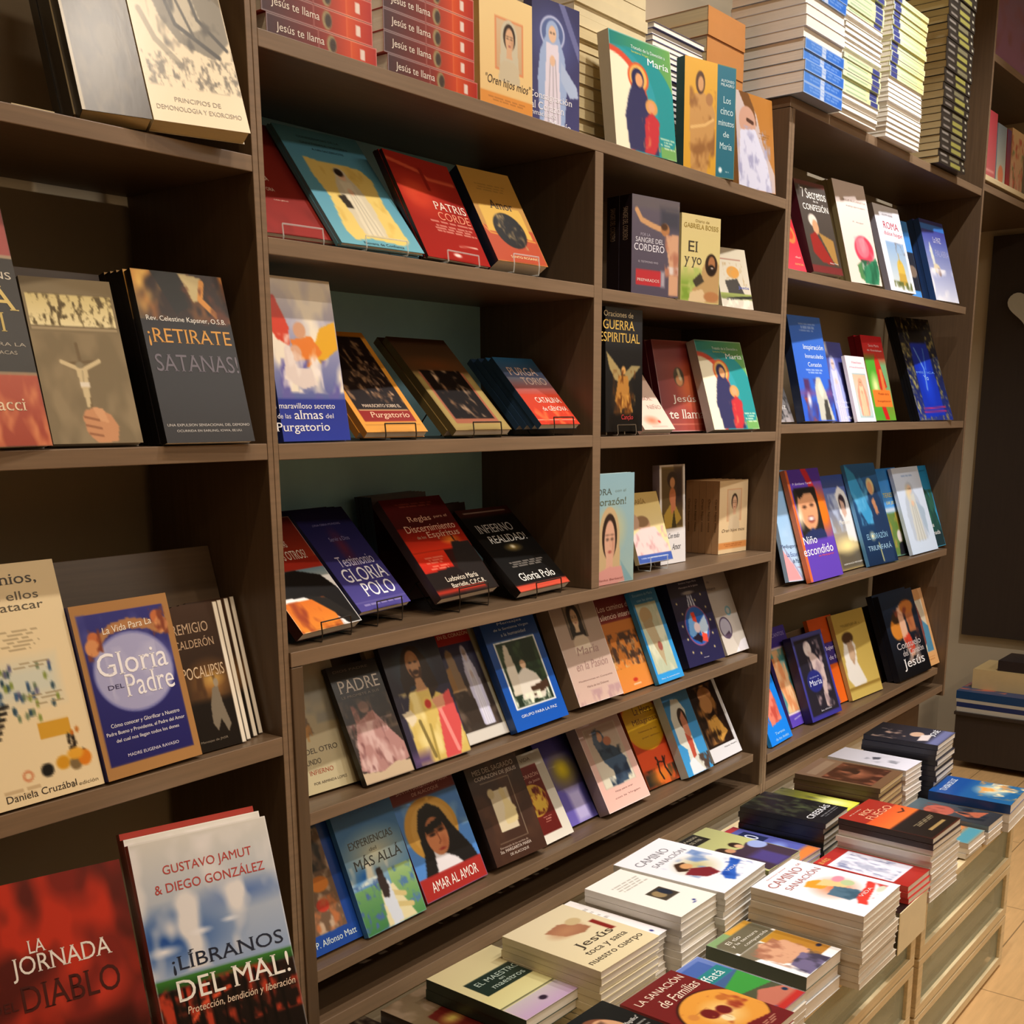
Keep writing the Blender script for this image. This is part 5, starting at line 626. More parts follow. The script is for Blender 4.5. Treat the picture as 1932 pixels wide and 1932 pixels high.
POSE = {
'demon_white': ('A0', [1.0431, -0.0326, 1.8746, -0.2801, 0.4199, -0.0003, 0.1315, 0.27]),
'demon_grey': ('A0', [0.9357, -0.0017, 1.8746, -0.2801, 0.4199, -0.0003, 0.088, 0.27]),
'acci': ('A1', [0.7337, -0.0092, 1.4695, 0.1015, 0.2048, 0.0, 0.1433, 0.2894]),
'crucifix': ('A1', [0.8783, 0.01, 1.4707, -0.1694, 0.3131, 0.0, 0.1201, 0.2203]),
'retirate': ('A1', [1.0434, -0.0101, 1.4692, -0.016, 0.2445, 0.0, 0.149, 0.2366]),
'demonios': ('A2', [0.7389, 0.0012, 1.0188, 0.0188, 0.2498, 0.0, 0.1975, 0.3103]),
'gloria': ('A2', [0.9215, 0.002, 1.0206, 0.0504, 0.2423, 0.0, 0.1608, 0.2419]),
'apoc': ('A2', [1.0488, 0.0185, 1.0173, 0.0071, 0.2443, 0.0, 0.0904, 0.2195]),
'jornada': ('A3', [0.6949, -0.1265, 0.645, -0.3866, 0.3622, 0.0421, 0.19, 0.303]),
'libranos': ('A3', [0.8846, -0.2005, 0.653, -0.3866, 0.3622, 0.0421, 0.1896, 0.3171]),
'oren': ('B0', [1.7472, 0.0143, 2.0299, -0.0197, 0.005, 0.0, 0.1454, 0.1853]),
'consag': ('B0', [1.915, 0.0282, 2.0299, -0.077, 0.005, 0.0, 0.1361, 0.2185]),
'maria_green': ('B0', [2.2157, 0.0112, 2.033, -0.0744, 0.1145, 0.0, 0.2131, 0.2228]),
'milagro': ('B0', [2.4806, 0.0123, 2.0301, -0.2341, 0.0132, 0.0, 0.168, 0.2353]),
'jose_old': ('B0', [2.7183, 0.0095, 2.0314, -0.1217, 0.1027, 0.0, 0.1575, 0.2167]),
'red1': ('B1', [1.2725, 0.0424, 1.771, -0.0877, 0.7023, 0.0, 0.1509, 0.2515]),
'blue_virgin': ('B1', [1.4176, 0.0066, 1.7658, -0.0737, 0.696, 0.0, 0.1759, 0.2578]),
'patris': ('B1', [1.6091, 0.0102, 1.7634, 0.0847, 0.4854, 0.0, 0.184, 0.2015]),
'amor': ('B1', [1.7812, 0.0043, 1.7758, -0.0608, 0.5299, 0.0, 0.1402, 0.201]),
'almas': ('B2', [1.2616, 0.0111, 1.4666, -0.0009, 0.1494, 0.0, 0.1396, 0.2467]),
'manuscrito': ('B2', [1.4437, 0.0126, 1.4778, -0.1033, 0.7875, 0.0, 0.1339, 0.2427]),
'brown_purg': ('B2', [1.6727, 0.0126, 1.4785, -0.0046, 0.7845, 0.0, 0.1587, 0.2374]),
'catalina': ('B2', [1.9127, 0.0129, 1.4863, -0.0327, 0.7665, 0.0, 0.126, 0.1826]),
'ros_red': ('B3', [1.2928, 0.0279, 1.1658, 0.1318, 0.7358, 0.0, 0.1516, 0.2289]),
'polo': ('B3', [1.4492, 0.0572, 1.1766, 0.1237, 0.7501, 0.0, 0.144, 0.2255]),
'reglas_back': ('B3', [1.6564, 0.1904, 1.1503, -0.0811, 0.107, 0.035, 0.141, 0.2071]),
'black_back': ('B3', [1.7952, 0.1913, 1.1506, 0.0103, 0.1075, 0.0395, 0.1147, 0.1785]),
'reglas': ('B3', [1.6582, 0.0383, 1.1777, 0.0948, 0.6862, 0.0, 0.1921, 0.2236]),
'infierno': ('B3', [1.8793, 0.0249, 1.1637, 0.0653, 0.8124, 0.0, 0.1858, 0.2222]),
'sangre': ('C0', [2.2535, 0.0097, 1.754, -0.145, 0.005, 0.0, 0.1579, 0.1986]),
'elyyo': ('C0', [2.4535, 0.0117, 1.7539, -0.1593, 0.005, 0.0, 0.1406, 0.1879]),
'farm': ('C0', [2.6757, 0.0276, 1.7567, -0.1932, 0.2451, 0.0, 0.1199, 0.1483]),
'guerra': ('C1', [2.1431, 0.0124, 1.4695, -0.0158, 0.0163, 0.0, 0.1405, 0.2526]),
'ninopink': ('C1', [2.3279, 0.0331, 1.4715, -0.0023, 0.637, 0.0, 0.1327, 0.1669]),
'llama': ('C1', [2.5276, 0.0766, 1.465, -0.1328, 0.2327, 0.0, 0.1692, 0.2204]),
'maria2': ('C1', [2.6663, 0.0128, 1.4682, -0.1162, 0.3153, 0.0, 0.1975, 0.2259]),
'ora': ('C2', [2.1118, 0.0074, 1.1468, -0.0445, 0.005, 0.0, 0.1301, 0.2358]),
'baby': ('C2', [2.3504, 0.0485, 1.1663, -0.0421, 0.3216, 0.0, 0.1425, 0.1682]),
'tallwhite': ('C2', [2.4811, 0.0801, 1.1476, -0.053, 0.0405, 0.0, 0.1111, 0.2389]),
'oren2': ('C2', [2.7785, 0.0738, 1.1469, -0.083, 0.005, 0.0, 0.1367, 0.1895]),
'otro': ('B4', [1.2919, 0.0504, 0.8811, -0.0592, 0.368, 0.0, 0.1499, 0.231]),
'padre': ('B4', [1.4004, 0.0109, 0.8821, -0.0188, 0.4546, 0.0, 0.1182, 0.2167]),
'creamB4': ('B4', [1.4922, 0.0459, 0.8816, 0.0096, 0.4083, 0.0, 0.0575, 0.2352]),
'cristo': ('B4', [1.5427, 0.0111, 0.8816, -0.0191, 0.4074, 0.0, 0.1519, 0.2298]),
'fatima': ('B4', [1.7063, 0.0304, 0.8823, 0.0079, 0.4715, 0.0, 0.1616, 0.2376]),
'pope': ('B4', [1.8529, 0.0112, 0.8844, 0.0126, 0.434, 0.0, 0.1805, 0.233]),
'mariapas': ('B4', [2.0691, 0.0109, 0.8912, -0.0281, 0.4111, 0.0, 0.1653, 0.2344]),
'silencio': ('B4', [2.2579, 0.0264, 0.8816, 0.0052, 0.4086, 0.0, 0.1577, 0.2317]),
'ltblue': ('B4', [2.3711, 0.0112, 0.8816, 0.0114, 0.4082, 0.0, 0.1203, 0.2296]),
'navy': ('B4', [2.5766, 0.0266, 0.8878, -0.0258, 0.3522, 0.0, 0.178, 0.2331]),
'whiteB4': ('B4', [2.774, 0.0413, 0.8815, -0.0025, 0.3996, 0.0, 0.1235, 0.2402]),
'alfonso': ('B5', [1.272, 0.0269, 0.6026, -0.012, 0.4139, 0.0, 0.1463, 0.2288]),
'experi': ('B5', [1.4075, 0.0114, 0.6026, 0.0075, 0.4075, 0.0, 0.1529, 0.2277]),
'amar': ('B5', [1.5929, 0.0259, 0.603, 0.0147, 0.447, 0.0, 0.1839, 0.2246]),
'mes': ('B5', [1.7824, 0.013, 0.6134, -0.0478, 0.4491, 0.0, 0.1605, 0.2153]),
'corred': ('B5', [1.9337, 0.0289, 0.6037, 0.0043, 0.5151, 0.0, 0.1099, 0.2022]),
'purple': ('B5', [2.076, 0.0498, 0.6041, 0.0008, 0.5506, 0.0, 0.1548, 0.223]),
'pink': ('B5', [2.2019, 0.0165, 0.612, -0.0096, 0.4932, 0.0, 0.1748, 0.2179]),
'hora': ('B5', [2.4199, 0.0449, 0.6032, -0.0458, 0.4705, 0.0, 0.1583, 0.2186]),
'veil': ('B5', [2.5393, 0.0149, 0.6079, -0.0077, 0.4324, 0.0, 0.1271, 0.2198]),
'lastB5': ('B5', [2.7168, 0.0297, 0.6032, 0.0093, 0.4685, 0.0, 0.1602, 0.2189]),
'redD1': ('D1', [2.9737, 0.0245, 1.8738, -0.0572, 0.3664, 0.0, 0.14, 0.1467]),
'secretos': ('D1', [3.1553, 0.0064, 1.8778, -0.1175, 0.3049, 0.0, 0.1576, 0.2574]),
'rose': ('D1', [3.433, 0.0069, 1.8732, -0.1183, 0.2765, 0.0, 0.1837, 0.3005]),
'roma': ('D1', [3.7341, 0.0071, 1.8741, -0.058, 0.2981, 0.0, 0.188, 0.2726]),
'bluD1': ('D1', [3.91, 0.041, 1.8723, -0.0841, 0.2955, 0.0, 0.1519, 0.2586]),
'paz': ('D1', [4.1536, 0.0065, 1.8747, -0.079, 0.2991, 0.0, 0.1914, 0.2786]),
'greyD2': ('D2', [3.0154, 0.0521, 1.4834, 0.0249, 0.3901, 0.0, 0.1397, 0.1074]),
'asuncion': ('D2', [3.1697, 0.0116, 1.4852, -0.0846, 0.2499, 0.0, 0.1829, 0.2966]),
'lady': ('D2', [3.3999, 0.0318, 1.4822, -0.0152, 0.2877, 0.0, 0.1503, 0.2417]),
'whiteD2': ('D2', [3.5105, 0.0118, 1.4815, 0.0174, 0.2711, 0.0, 0.1561, 0.2011]),
'redgreen': ('D2', [3.7226, 0.0316, 1.4841, -0.0458, 0.2676, 0.0, 0.1571, 0.2725]),
'floral': ('D2', [4.1443, 0.0106, 1.4825, -0.1648, 0.3466, 0.0, 0.2337, 0.3678]),
'medj': ('D3', [3.1646, 0.0362, 1.032, -0.0028, 0.2961, -0.0598, 0.2005, 0.3284]),
'nino': ('D3', [3.2757, 0.012, 1.0271, -0.0001, 0.3099, 0.0, 0.235, 0.3345]),
'bk3': ('D3', [3.5575, 0.0374, 1.0265, 0.0015, 0.3164, 0.0, 0.209, 0.3049]),
'corazon': ('D3', [3.7276, 0.0092, 1.0268, -0.0646, 0.3363, 0.0, 0.218, 0.3378]),
'ylwblue': ('D3', [3.9966, 0.0415, 1.0263, -0.0332, 0.2934, 0.0, 0.1718, 0.3078]),
'whlady': ('D3', [4.1327, 0.0114, 1.0267, -0.0051, 0.3284, 0.0, 0.2581, 0.3101]),
'una': ('D3', [4.3235, 0.0291, 1.0267, -0.0107, 0.3301, 0.0, 0.1506, 0.3071]),
'cyan': ('D4', [3.0191, 0.0138, 0.5806, 0.0457, 0.4159, 0.0, 0.1501, 0.2045]),
'purp': ('D4', [3.2415, 0.0523, 0.5802, -0.0135, 0.3792, 0.0, 0.1379, 0.3088]),
'navymaria': ('D4', [3.3493, 0.0176, 0.5852, -0.0473, 0.3411, 0.0, 0.2015, 0.2685]),
'orange': ('D4', [3.5621, 0.0611, 0.5805, -0.0587, 0.3449, 0.0, 0.1676, 0.2901]),
'creamlady': ('D4', [3.7235, 0.0338, 0.5804, -0.0605, 0.3378, 0.0, 0.2323, 0.291]),
'jesusD4': ('D4', [4.1119, 0.0063, 0.583, -0.0399, 0.3329, 0.0, 0.2944, 0.3111]),
'tanD4': ('D4', [4.3301, 0.0189, 0.5797, -0.0285, 0.3269, 0.0, 0.1344, 0.2952]),
}
TAB = {
'camino_red': ([2.0445, -0.6489, 0.6, -0.0037, 0.1863, 0.2288], 0.45),
'camino_blue': ([1.9661, -0.4014, 0.6101, 0.03, 0.1886, 0.2482], 0.45),
'white_photo': ([1.805, -0.3878, 0.605, -0.0046, 0.136, 0.2152], 0.45),
'jesus_toca': ([1.5662, -0.3879, 0.6, -0.03, 0.1785, 0.2159], 0.45),
'white_b': ([1.699, -0.3622, 0.5749, 0.0, 0.062, 0.2181], 0.45),
'maestro': ([1.4254, -0.336, 0.555, -0.03, 0.1722, 0.2228], 0.5165),
'familias': ([1.5427, -0.6625, 0.557, -0.03, 0.1573, 0.2338], 0.45),
'blackface': ([1.3757, -0.6006, 0.5749, -0.03, 0.1121, 0.1885], 0.45),
'effata': ([1.6984, -0.6262, 0.525, -0.03, 0.1088, 0.2167], 0.45),
'tio': ([1.8675, -0.6124, 0.5299, -0.03, 0.145, 0.204], 0.45),
'fuego': ([2.5168, -0.6178, 0.6001, -0.03, 0.1732, 0.2186], 0.45),
'redborder': ([2.3663, -0.612, 0.5299, -0.03, 0.124, 0.2151], 0.45),
'creo': ([2.5174, -0.3617, 0.575, 0.03, 0.1428, 0.2166], 0.45),
'yellow': ([2.6415, -0.3527, 0.56, 0.0046, 0.083, 0.2081], 0.45),
'brown': ([2.7869, -0.3928, 0.6001, 0.03, 0.1738, 0.2231], 0.45),
'whitegrey': ([2.9414, -0.3947, 0.6, -0.03, 0.1128, 0.2166], 0.45),
'jose': ([3.11, -0.4222, 0.6402, 0.0287, 0.16, 0.2026], 0.45),
'blue': ([3.0778, -0.6268, 0.525, 0.03, 0.1663, 0.2077], 0.45),
'hand': ([2.9285, -0.614, 0.5, -0.03, 0.113, 0.2172], 0.45),
'pyramid': ([2.805, -0.6043, 0.49, -0.03, 0.12, 0.2107], 0.45),
'family': ([2.1548, -0.3977, 0.5851, -0.03, 0.1453, 0.2337], 0.45),
'violet': ([2.36, -0.3608, 0.52, -0.03, 0.14, 0.2306], 0.45),
'brownred': ([1.351, -0.3, 0.5155, 0.0, 0.158, 0.228], 0.45),
'darkcorner': ([1.181, -0.27, 0.5, 0.0, 0.16, 0.228], 0.45),
}

# ================================================================ the setting
def struct(name, mb, m):
    o = link(name, mb.mesh(name, m)); o['kind'] = 'structure'; return o
struct('floor', MB().box(-2.2, 7, -4.2, .34, -.05, 0), mat('light_oak_laminate_floor', 'c8a06c', .35, kind='floor'))
struct('ceiling', MB().box(-2.2, 7, -4.2, .34, 3.8, 3.85), mat('ceiling_paint', 'cfc4b0', .9, kind='plaster'))
struct('wall_back', MB().box(-2.2, 7, .32, .38, 0, 3.8), WALL)
struct('wall_left', MB().box(-2.26, -2.2, -4.2, .34, 0, 3.8), WALL)
struct('wall_front', MB().box(-2.2, 7, -4.26, -4.2, 0, 3.8), WALL)
struct('wall_right', MB().box(5.4, 5.46, -4.2, .32, 0, 3.8), WALL)

# ================================================================ bookcases
SH = .024
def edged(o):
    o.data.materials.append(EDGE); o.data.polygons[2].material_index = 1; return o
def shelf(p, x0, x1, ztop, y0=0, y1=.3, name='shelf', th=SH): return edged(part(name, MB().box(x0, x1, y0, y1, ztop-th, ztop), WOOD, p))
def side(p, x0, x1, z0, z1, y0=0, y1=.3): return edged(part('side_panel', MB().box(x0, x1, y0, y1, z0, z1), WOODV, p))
def tilt(p, x0, x1, z, y, lean, h, name='tilted_back'):
    M = Matrix.Translation((0, y, z)) @ Matrix.Rotation(-lean, 4, 'X')
    return part(name, MB().box(x0, x1, 0, .012, 0, h, M), WOOD, p)
# left case
A = empty('bookcase', (.6, .15, .0)); tag(A, 'dark brown bookcase cut off by the left edge of the photo', 'bookcase')
side(A, 1.150, 1.1605, 0, 3.1); side(A, .18, .20, 0, 3.1)
shelf(A, .20, 1.1495, 1.861, th=.022); shelf(A, .20, 1.1495, 1.465)
shelf(A, .20, 1.1495, 1.015, 0, .07, 'display_ledge', .03); tilt(A, .20, 1.1495, 1.016, .075, .27, .3)
shelf(A, .20, .99, .628, -.215, .3); tilt(A, .20, 1.1495, 1.47, .13, .22, .24)
shelf(A, .20, 1.1495, 2.35)
# middle case
Bc = empty('bookcase', (2.0, .15, 0)); tag(Bc, 'dark brown middle bookcase with a blue back panel and two slanted racks at the foot', 'bookcase')
side(Bc, 1.161, 1.171, 0, 3.1); side(Bc, 2.857, 2.8715, .45, 2.242)
shelf(Bc, 1.171, 2.857, 2.029)
side(Bc, 2.006, 2.035, 1.146, 2.005)
for z in (1.756, 1.464): shelf(Bc, 1.171, 2.006, z)
for z in (1.753, 1.46): shelf(Bc, 2.035, 2.857, z)
shelf(Bc, 1.171, 2.857, 1.146, -.004, .3)
part('inner_side_panel', MB().box(1.171, 1.195, -.004, .29, .498, 1.121), WOODV, Bc); part('inner_side_panel', MB().box(2.838, 2.857, -.004, .29, .498, 1.121), WOODV, Bc)
for z in (.876, .597):
    shelf(Bc, 1.196, 2.80, z, -.002, .07, 'display_ledge', .022); tilt(Bc, 1.196, 2.837, z, *((.072, .44, .235) if z > .8 else (.083, .49, .235)))
shelf(Bc, 1.171, 2.857, .498, 0, .3, 'bottom_board', .03)
BL = mat('blue_backboard', 'a4e0ff', .3)
part('back_panel', MB().box(1.171, 2.006, .295, .3, 1.146, 2.005), BL, Bc)['label'] = 'pale blue back panel'
part('back_panel', MB().box(2.035, 2.857, .29, .3, 1.146, 2.005), WOODV, Bc)
part('back_panel', MB().box(1.171, 2.857, .295, .3, .498, 1.121), WOODV, Bc)
# right case
Dc = empty('bookcase', (3.6, .15, 0)); tag(Dc, 'dark brown far bookcase with piles of booklets on its high top board', 'bookcase')
side(Dc, 2.8725, 2.888, .45, 2.243); side(Dc, 4.402, 4.418, .45, 3.1, -.004)
shelf(Dc, 2.857, 4.402, 2.267)
shelf(Dc, 2.888, 4.33, 1.868); shelf(Dc, 2.888, 4.402, 1.478)
for z in (1.022, .575):
    shelf(Dc, 2.888, 4.32, z, -.002, .068, 'display_ledge'); tilt(Dc, 2.888, 4.40, z, *((.071, .35, .27) if z > 1 else (.086, .38, .27)))
shelf(Dc, 2.888, 4.402, .494, 0, .3, 'bottom_board', .026)
part('support_panel', MB().box(3.80, 4.24, .03, .05, .0, .467), WOODV, Dc)
# corner case
Ec = empty('bookcase', (4.9, .15, 0)); tag(Ec, 'high corner shelves of pale front edges beyond the far bookcase', 'bookcase')
shelf(Ec, 4.419, 5.39, 2.288, -.002, .3); part('shelf_rail', MB().box(4.419, 5.39, -.002, .02, 2.30, 2.318), BEIGE, Ec)
shelf(Ec, 4.419, 5.39, 2.702, -.002, .3)
# plinth wall under the cases
struct('wall_plinth', MB().box(1.2, 3.79, .012, .03, 0, .465), mat('plinth_paint', 'b8ac94', .7, kind='plaster'))
# dark door panel and low cabinet on the right wall
dp = empty('cupboard_door', (5.39, -.3, .52)); tag(dp, 'tall black-brown door on the far wall with a grey heart on it', 'door')
part('door_panel', MB().box(5.375, 5.399, -1.1, .236, .518, 2.24), mat('black_brown_board', '2b211b', .5, kind='woodv'), dp)
hp = []
for i in range(40):
    t = 2*PI*i/40; hx = 16*math.sin(t)**3; hy = 13*math.cos(t)-5*math.cos(2*t)-2*math.cos(3*t)-math.cos(4*t); hp.append((hx*.0048, hy*.0048))
hm = MB(); n = len(hp)
for X in (5.36, 5.374): hm.v += [(X, .075-a, 1.945+b) for a, b in hp]
hm.f = [tuple(range(n))[::-1], tuple(range(n, 2*n))]+[(i, (i+1) % n, n+(i+1) % n, n+i) for i in range(n)]
tag(link('heart_ornament', hm.mesh('heart_ornament', mat('grey_felt', 'b8b8ac', .8))), 'small grey heart hanging on the black-brown door', 'ornament')
lc = empty('low_cabinet', (5.2, -.4, 0)); tag(lc, 'low dark cabinet in the far right corner carrying a few books', 'cabinet')
part('body', MB().box(5.0, 5.38, -1.2, .12, .03, .235), mat('black_brown_board', '2b211b', .5, kind='woodv'), lc)
part('cabinet_top', MB().box(4.99, 5.39, -1.2, .125, .236, .25), mat('black_brown_board', '2b211b', .5, kind='woodv'), lc)

# ================================================================ drawer cabinets under the table books
def drawer_cabinet(x0, x1, label):
    yf = -.6; p = empty('drawer_cabinet', ((x0+x1)/2, -.35, 0)); tag(p, label, 'drawer cabinet', 'cream drawer cabinets along the wall')
    part('top_panel', MB().box(x0, x1, yf+.02, -.03, .436, .449), BEIGE, p)
    for a, b in ((x0, x0+.014), (x1-.014, x1)): part('side_panel', MB().box(a, b, yf+.02, -.03, .02, .436), BEIGE, p)
    part('back_panel', MB().box(x0+.014, x1-.014, -.045, -.03, .02, .436), BEIGE, p)
    for i in range(3):
        zt = .446-.147*i; zb = zt-.142
        d = link('drawer', MB().box(x0+.02, x1-.02, yf+.03, -.06, zb+.02, zb+.03).box(x0+.02, x0+.028, yf+.03, -.06, zb+.03, zt-.03).box(x1-.028, x1-.02, yf+.03, -.06, zb+.03, zt-.03).mesh('drawer', BEIGE), p); d.matrix_local = Matrix.Translation(-p.location)
        fr = .03; fm = MB(); a, b = x0+.003, x1-.003
        fm.box(a, b, yf, yf+.018, zb, zb+fr*.8); fm.box(a, b, yf, yf+.018, zt-fr*.6, zt); fm.box(a, a+fr, yf, yf+.018, zb+fr*.8, zt-fr*.6); fm.box(b-fr, b, yf, yf+.018, zb+fr*.8, zt-fr*.6)
        f = link('drawer_frame', fm.mesh('drawer_frame', BEIGE), d, Matrix.Identity(4)); bev(f)
        link('glass_pane', MB().box(a+fr, b-fr, yf+.008, yf+.011, zb+fr*.8, zt-fr*.6).mesh('glass_pane', GLASS), d, Matrix.Identity(4))
        # the pale folded papers seen through the glass
        rr = random.Random(i+int(x0*10))
        if i != 2:
            xs = x0+.06
            while xs < x1-.2:
                wd = rr.uniform(.12, .2); hh = rr.uniform(.03, .07)
                s = MB().box(xs, xs+wd, yf+.05, yf+.25, zb+.0305, zb+.03+hh).mesh('stored_papers', PAGES if rr.random() < .5 else PAGEY)
                link('stored_papers', s, d, Matrix.Identity(4)); xs += wd+rr.uniform(.03, .1)
    part('plinth', MB().box(x0+.02, x1-.02, yf+.05, -.06, 0, .019), WOOD, p)
    return p
drawer_cabinet(2.447, 3.175, 'cream cabinet of three glass-fronted drawers at the right end of the book table')
drawer_cabinet(1.705, 2.418, 'cream glass-fronted drawer cabinet beside the blank card, second from the right')
drawer_cabinet(.96, 1.675, 'cream glass-fronted drawer cabinet at the bottom, nearest the camera')
pc = empty('price_card', (2.33, -.62, .39)); tag(pc, 'blank cream card hanging over the edge of the book table', 'card')
part('card_face', MB().box(2.25, 2.415, -.6165, -.6145, .395, .49), mat('cream_card', 'e4d4ac', .6), pc, 0)
part('card_hook', MB().box(2.25, 2.415, -.6145, -.56, .487, .49).box(2.25, 2.254, -.6145, -.603, .395, .487), DARKWIRE, pc, 0)

# ================================================================ face-out books
ROWZ = dict(A0=1.861, A1=1.465, A2=1.015, A3=.64, B0=2.029, B1=1.756, B2=1.464, B3=1.146, C0=1.753, C1=1.46, C2=1.146, B4=.876, B5=.597, D0=2.267, D1=1.868, D2=1.478, D3=1.022, D4=.575)
ROWN = dict(A0='left bookcase', A1='left bookcase', A2='left bookcase', A3='left bookcase', B0='middle bookcase top board', B1='middle bookcase', B2='middle bookcase', B3='middle bookcase', C0='small bay', C1='small bay', C2='small bay', B4='upper slanted rack', B5='lower slanted rack', D1='far bookcase', D2='far bookcase', D3='far bookcase', D4='far bookcase')
NX = {}
def grid(w_, row):
    n = {'A': 84, 'B': 72, 'C': 60, 'D': 50}[row[0]]
    return n
def nm_(t): return 'thick_paperback' if t >= .02 else ('booklet' if t < .0105 else 'paperback_book')
def short(d, n=7):
    d = d.split(' with ')[0].split(' of ')[0].split(',')[0] if len(d.split(' with ')[0].split(' of ')[0].split(',')[0].split()) >= 4 else d
    w_ = d.replace(',', '').split()[:n]
    while w_[-1] in ('a', 'an', 'the', 'of', 'with', 'and', 'on', 'in', 'at', 'large', 'its', 'half', 'end', 'left', 'right', 'cut', 'by', 'behind', 'low', 'back', 'under', 'over', 'two', 'small'): w_.pop()
    return ' '.join(w_)
for key, (row, q) in POSE.items():
    x, y, z, yaw, lean, roll, w_, h_ = q
    c = COV[key]; desc, spine, t, nc, art, txt = c
    if art == 'maria_green': art = COV['maria_green'][4]; txt = COV['maria_green'][5]
    n = grid(w_, row); ny = int(n*h_/w_)
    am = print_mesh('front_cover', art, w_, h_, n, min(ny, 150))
    tm = text_mesh([i for i in txt if i[2] < i[4]], w_, h_) if txt else None
    pm = PAGEY if key in ('oren', 'oren2', 'rose', 'demon_white', 'demon_grey') else PAGES
    M = pose(x, y, z, yaw, lean, roll)
    stx = None
    if key == 'sangre': stx = text_mesh([('SANGRE DEL CORDERO', .12, .3, .45, .7, 'a89078')], h_, t)
    if key == 'oren2': stx = text_mesh([('Oren hijos mios', .25, .3, .7, .7, '6c5030')], h_, t)
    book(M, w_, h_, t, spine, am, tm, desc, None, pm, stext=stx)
    for i in range(1, nc+1):
        s = i*t*math.tan(lean)
        M2 = M @ Matrix.Translation((random.uniform(-.002, .002)+(.016*i if key == 'apoc' else 0), i*(t+.0008), s))
        if key == 'oren2': M2 = M @ Matrix.Translation((-.006*i*0, i*(t+.001), 0))
        where = 'directly behind' if nc == 1 else ORD[i]+' behind'
        book(M2, w_, h_, t, spine, am if i == 1 or key in ('apoc', 'retirate') else None, None, 'spare copy, '+where+' the '+short(desc, 10), 'spare copies behind the '+short(desc), pm, stext=stx)
# wire and acrylic book stands
def stand(key, m, label, grp, h=.06, wf=.5):
    row, q = POSE[key]; x, y, z, yaw, lean, roll, w_, h_ = q; t = COV[key][2]; n = COV[key][3]+1
    T = n*(t+.0008)+.003; s, c = math.sin(lean), math.cos(lean); zs = ROWZ[row]+.0022; zf = z-zs
    yb = y+T/max(c, .3)+zf*s/c; mb = MB(); w_ = w_*wf
    for sx in (-w_/2, w_/2):
        mb.tube([(sx, -.006, zf+.014), (sx, -.008, zf-.004), (sx, -.006, 0), (sx, yb-y+.004, 0), (sx, yb-y+.004+s*h, c*h)], .0013)
        mb.tube([(sx, yb-y+.004+s*h, c*h), (sx, min(yb-y+.03+s*h*1.3, .285-y), 0)], .0013)
    mb.tube([(-w_/2, -.006, zf+.014), (w_/2, -.006, zf+.014)], .0013); mb.tube([(-w_/2, yb-y+.004+s*h, c*h), (w_/2, yb-y+.004+s*h, c*h)], .0013)
    o = link('book_stand', mb.mesh('book_stand', m)); o.location = (x, y, zs); o.rotation_euler.z = yaw; tag(o, label, 'book stand', grp); return o
for key, nm in (('manuscrito', 'amber framed book'), ('brown_purg', 'olive-brown book'), ('catalina', 'small blue to red book'), ('ros_red', 'red, black and orange sunset book'), ('polo', 'violet-blue book'), ('reglas', 'red sunset book with the cliff'), ('infierno', 'black book with a burst of light')):
    stand(key, DARKWIRE, 'thin wire stand holding the '+nm, 'wire book stands')
for key, nm in (('red1', 'dark red booklet'), ('blue_virgin', 'sky-blue booklet'), ('patris', 'bright red booklet'), ('amor', 'tan and orange book')):
    stand(key, ACRYL, 'clear stand with upright lips holding the '+nm, 'clear book stands')
stand('guerra', CHROME, 'chrome wire stand in front of the black warrior book', 'wire book stands')
stand('baby', ACRYL, 'clear acrylic stand under the mother and infant book', 'clear book stands')

# ================================================================ table piles
def copies(n): return n
for key, (q, ztab) in TAB.items():
    x, y, z, yaw, w_, h_ = q
    desc, spine, t, _, art, txt = COV[key]
    tm = text_mesh(txt, w_, h_) if txt else None
    am = print_mesh('front_cover', art, w_, h_, 72, 104)
    nb = max(1, int((z-ztab)/(t+.0006))); t = (z-ztab-.0006*nb)/nb
    pagey = key in ('brown', 'yellow')
    for i in range(nb):
        dx, dy, da = (0, 0, 0) if i == 0 else (random.uniform(-.0025, .0025), random.uniform(-.004, .004), random.uniform(-.012, .012))
        M = Matrix.Translation((x+dx, y+dy, z-i*(t+.0006))) @ Matrix.Rotation(yaw+da, 4, 'Z') @ Matrix.Rotation(-PI/2, 4, 'X')
        if i == 0: lab = desc
        else: lab = ORD[i+1]+' book down in the pile under the '+short(desc, 8)
        sp = spine
        if key == 'fuego' and i > 1: sp = 'd4ccc0'
        if key == 'tio' and i > 0: sp = 'c8c8c8'
        if key in ('effata', 'familias', 'hand', 'violet', 'family', 'blue', 'pyramid') and i > 0: sp = random.choice(['d8d0c4', 'c8c0b4', 'ddd4c8'])
        book(M, w_, h_, t, sp, am if i == 0 else None, tm if i == 0 else None, lab, 'pile under the '+short(desc), PAGEY if pagey else PAGES)

tg = tag(link('price_tag', MB().box(.795, .85, .002, .03, 1.8612, 1.8622).mesh('price_tag', mat('cream_card', 'e4d4ac', .6))), 'small cream tag lying on the top left shelf beside dark spines', 'tag')
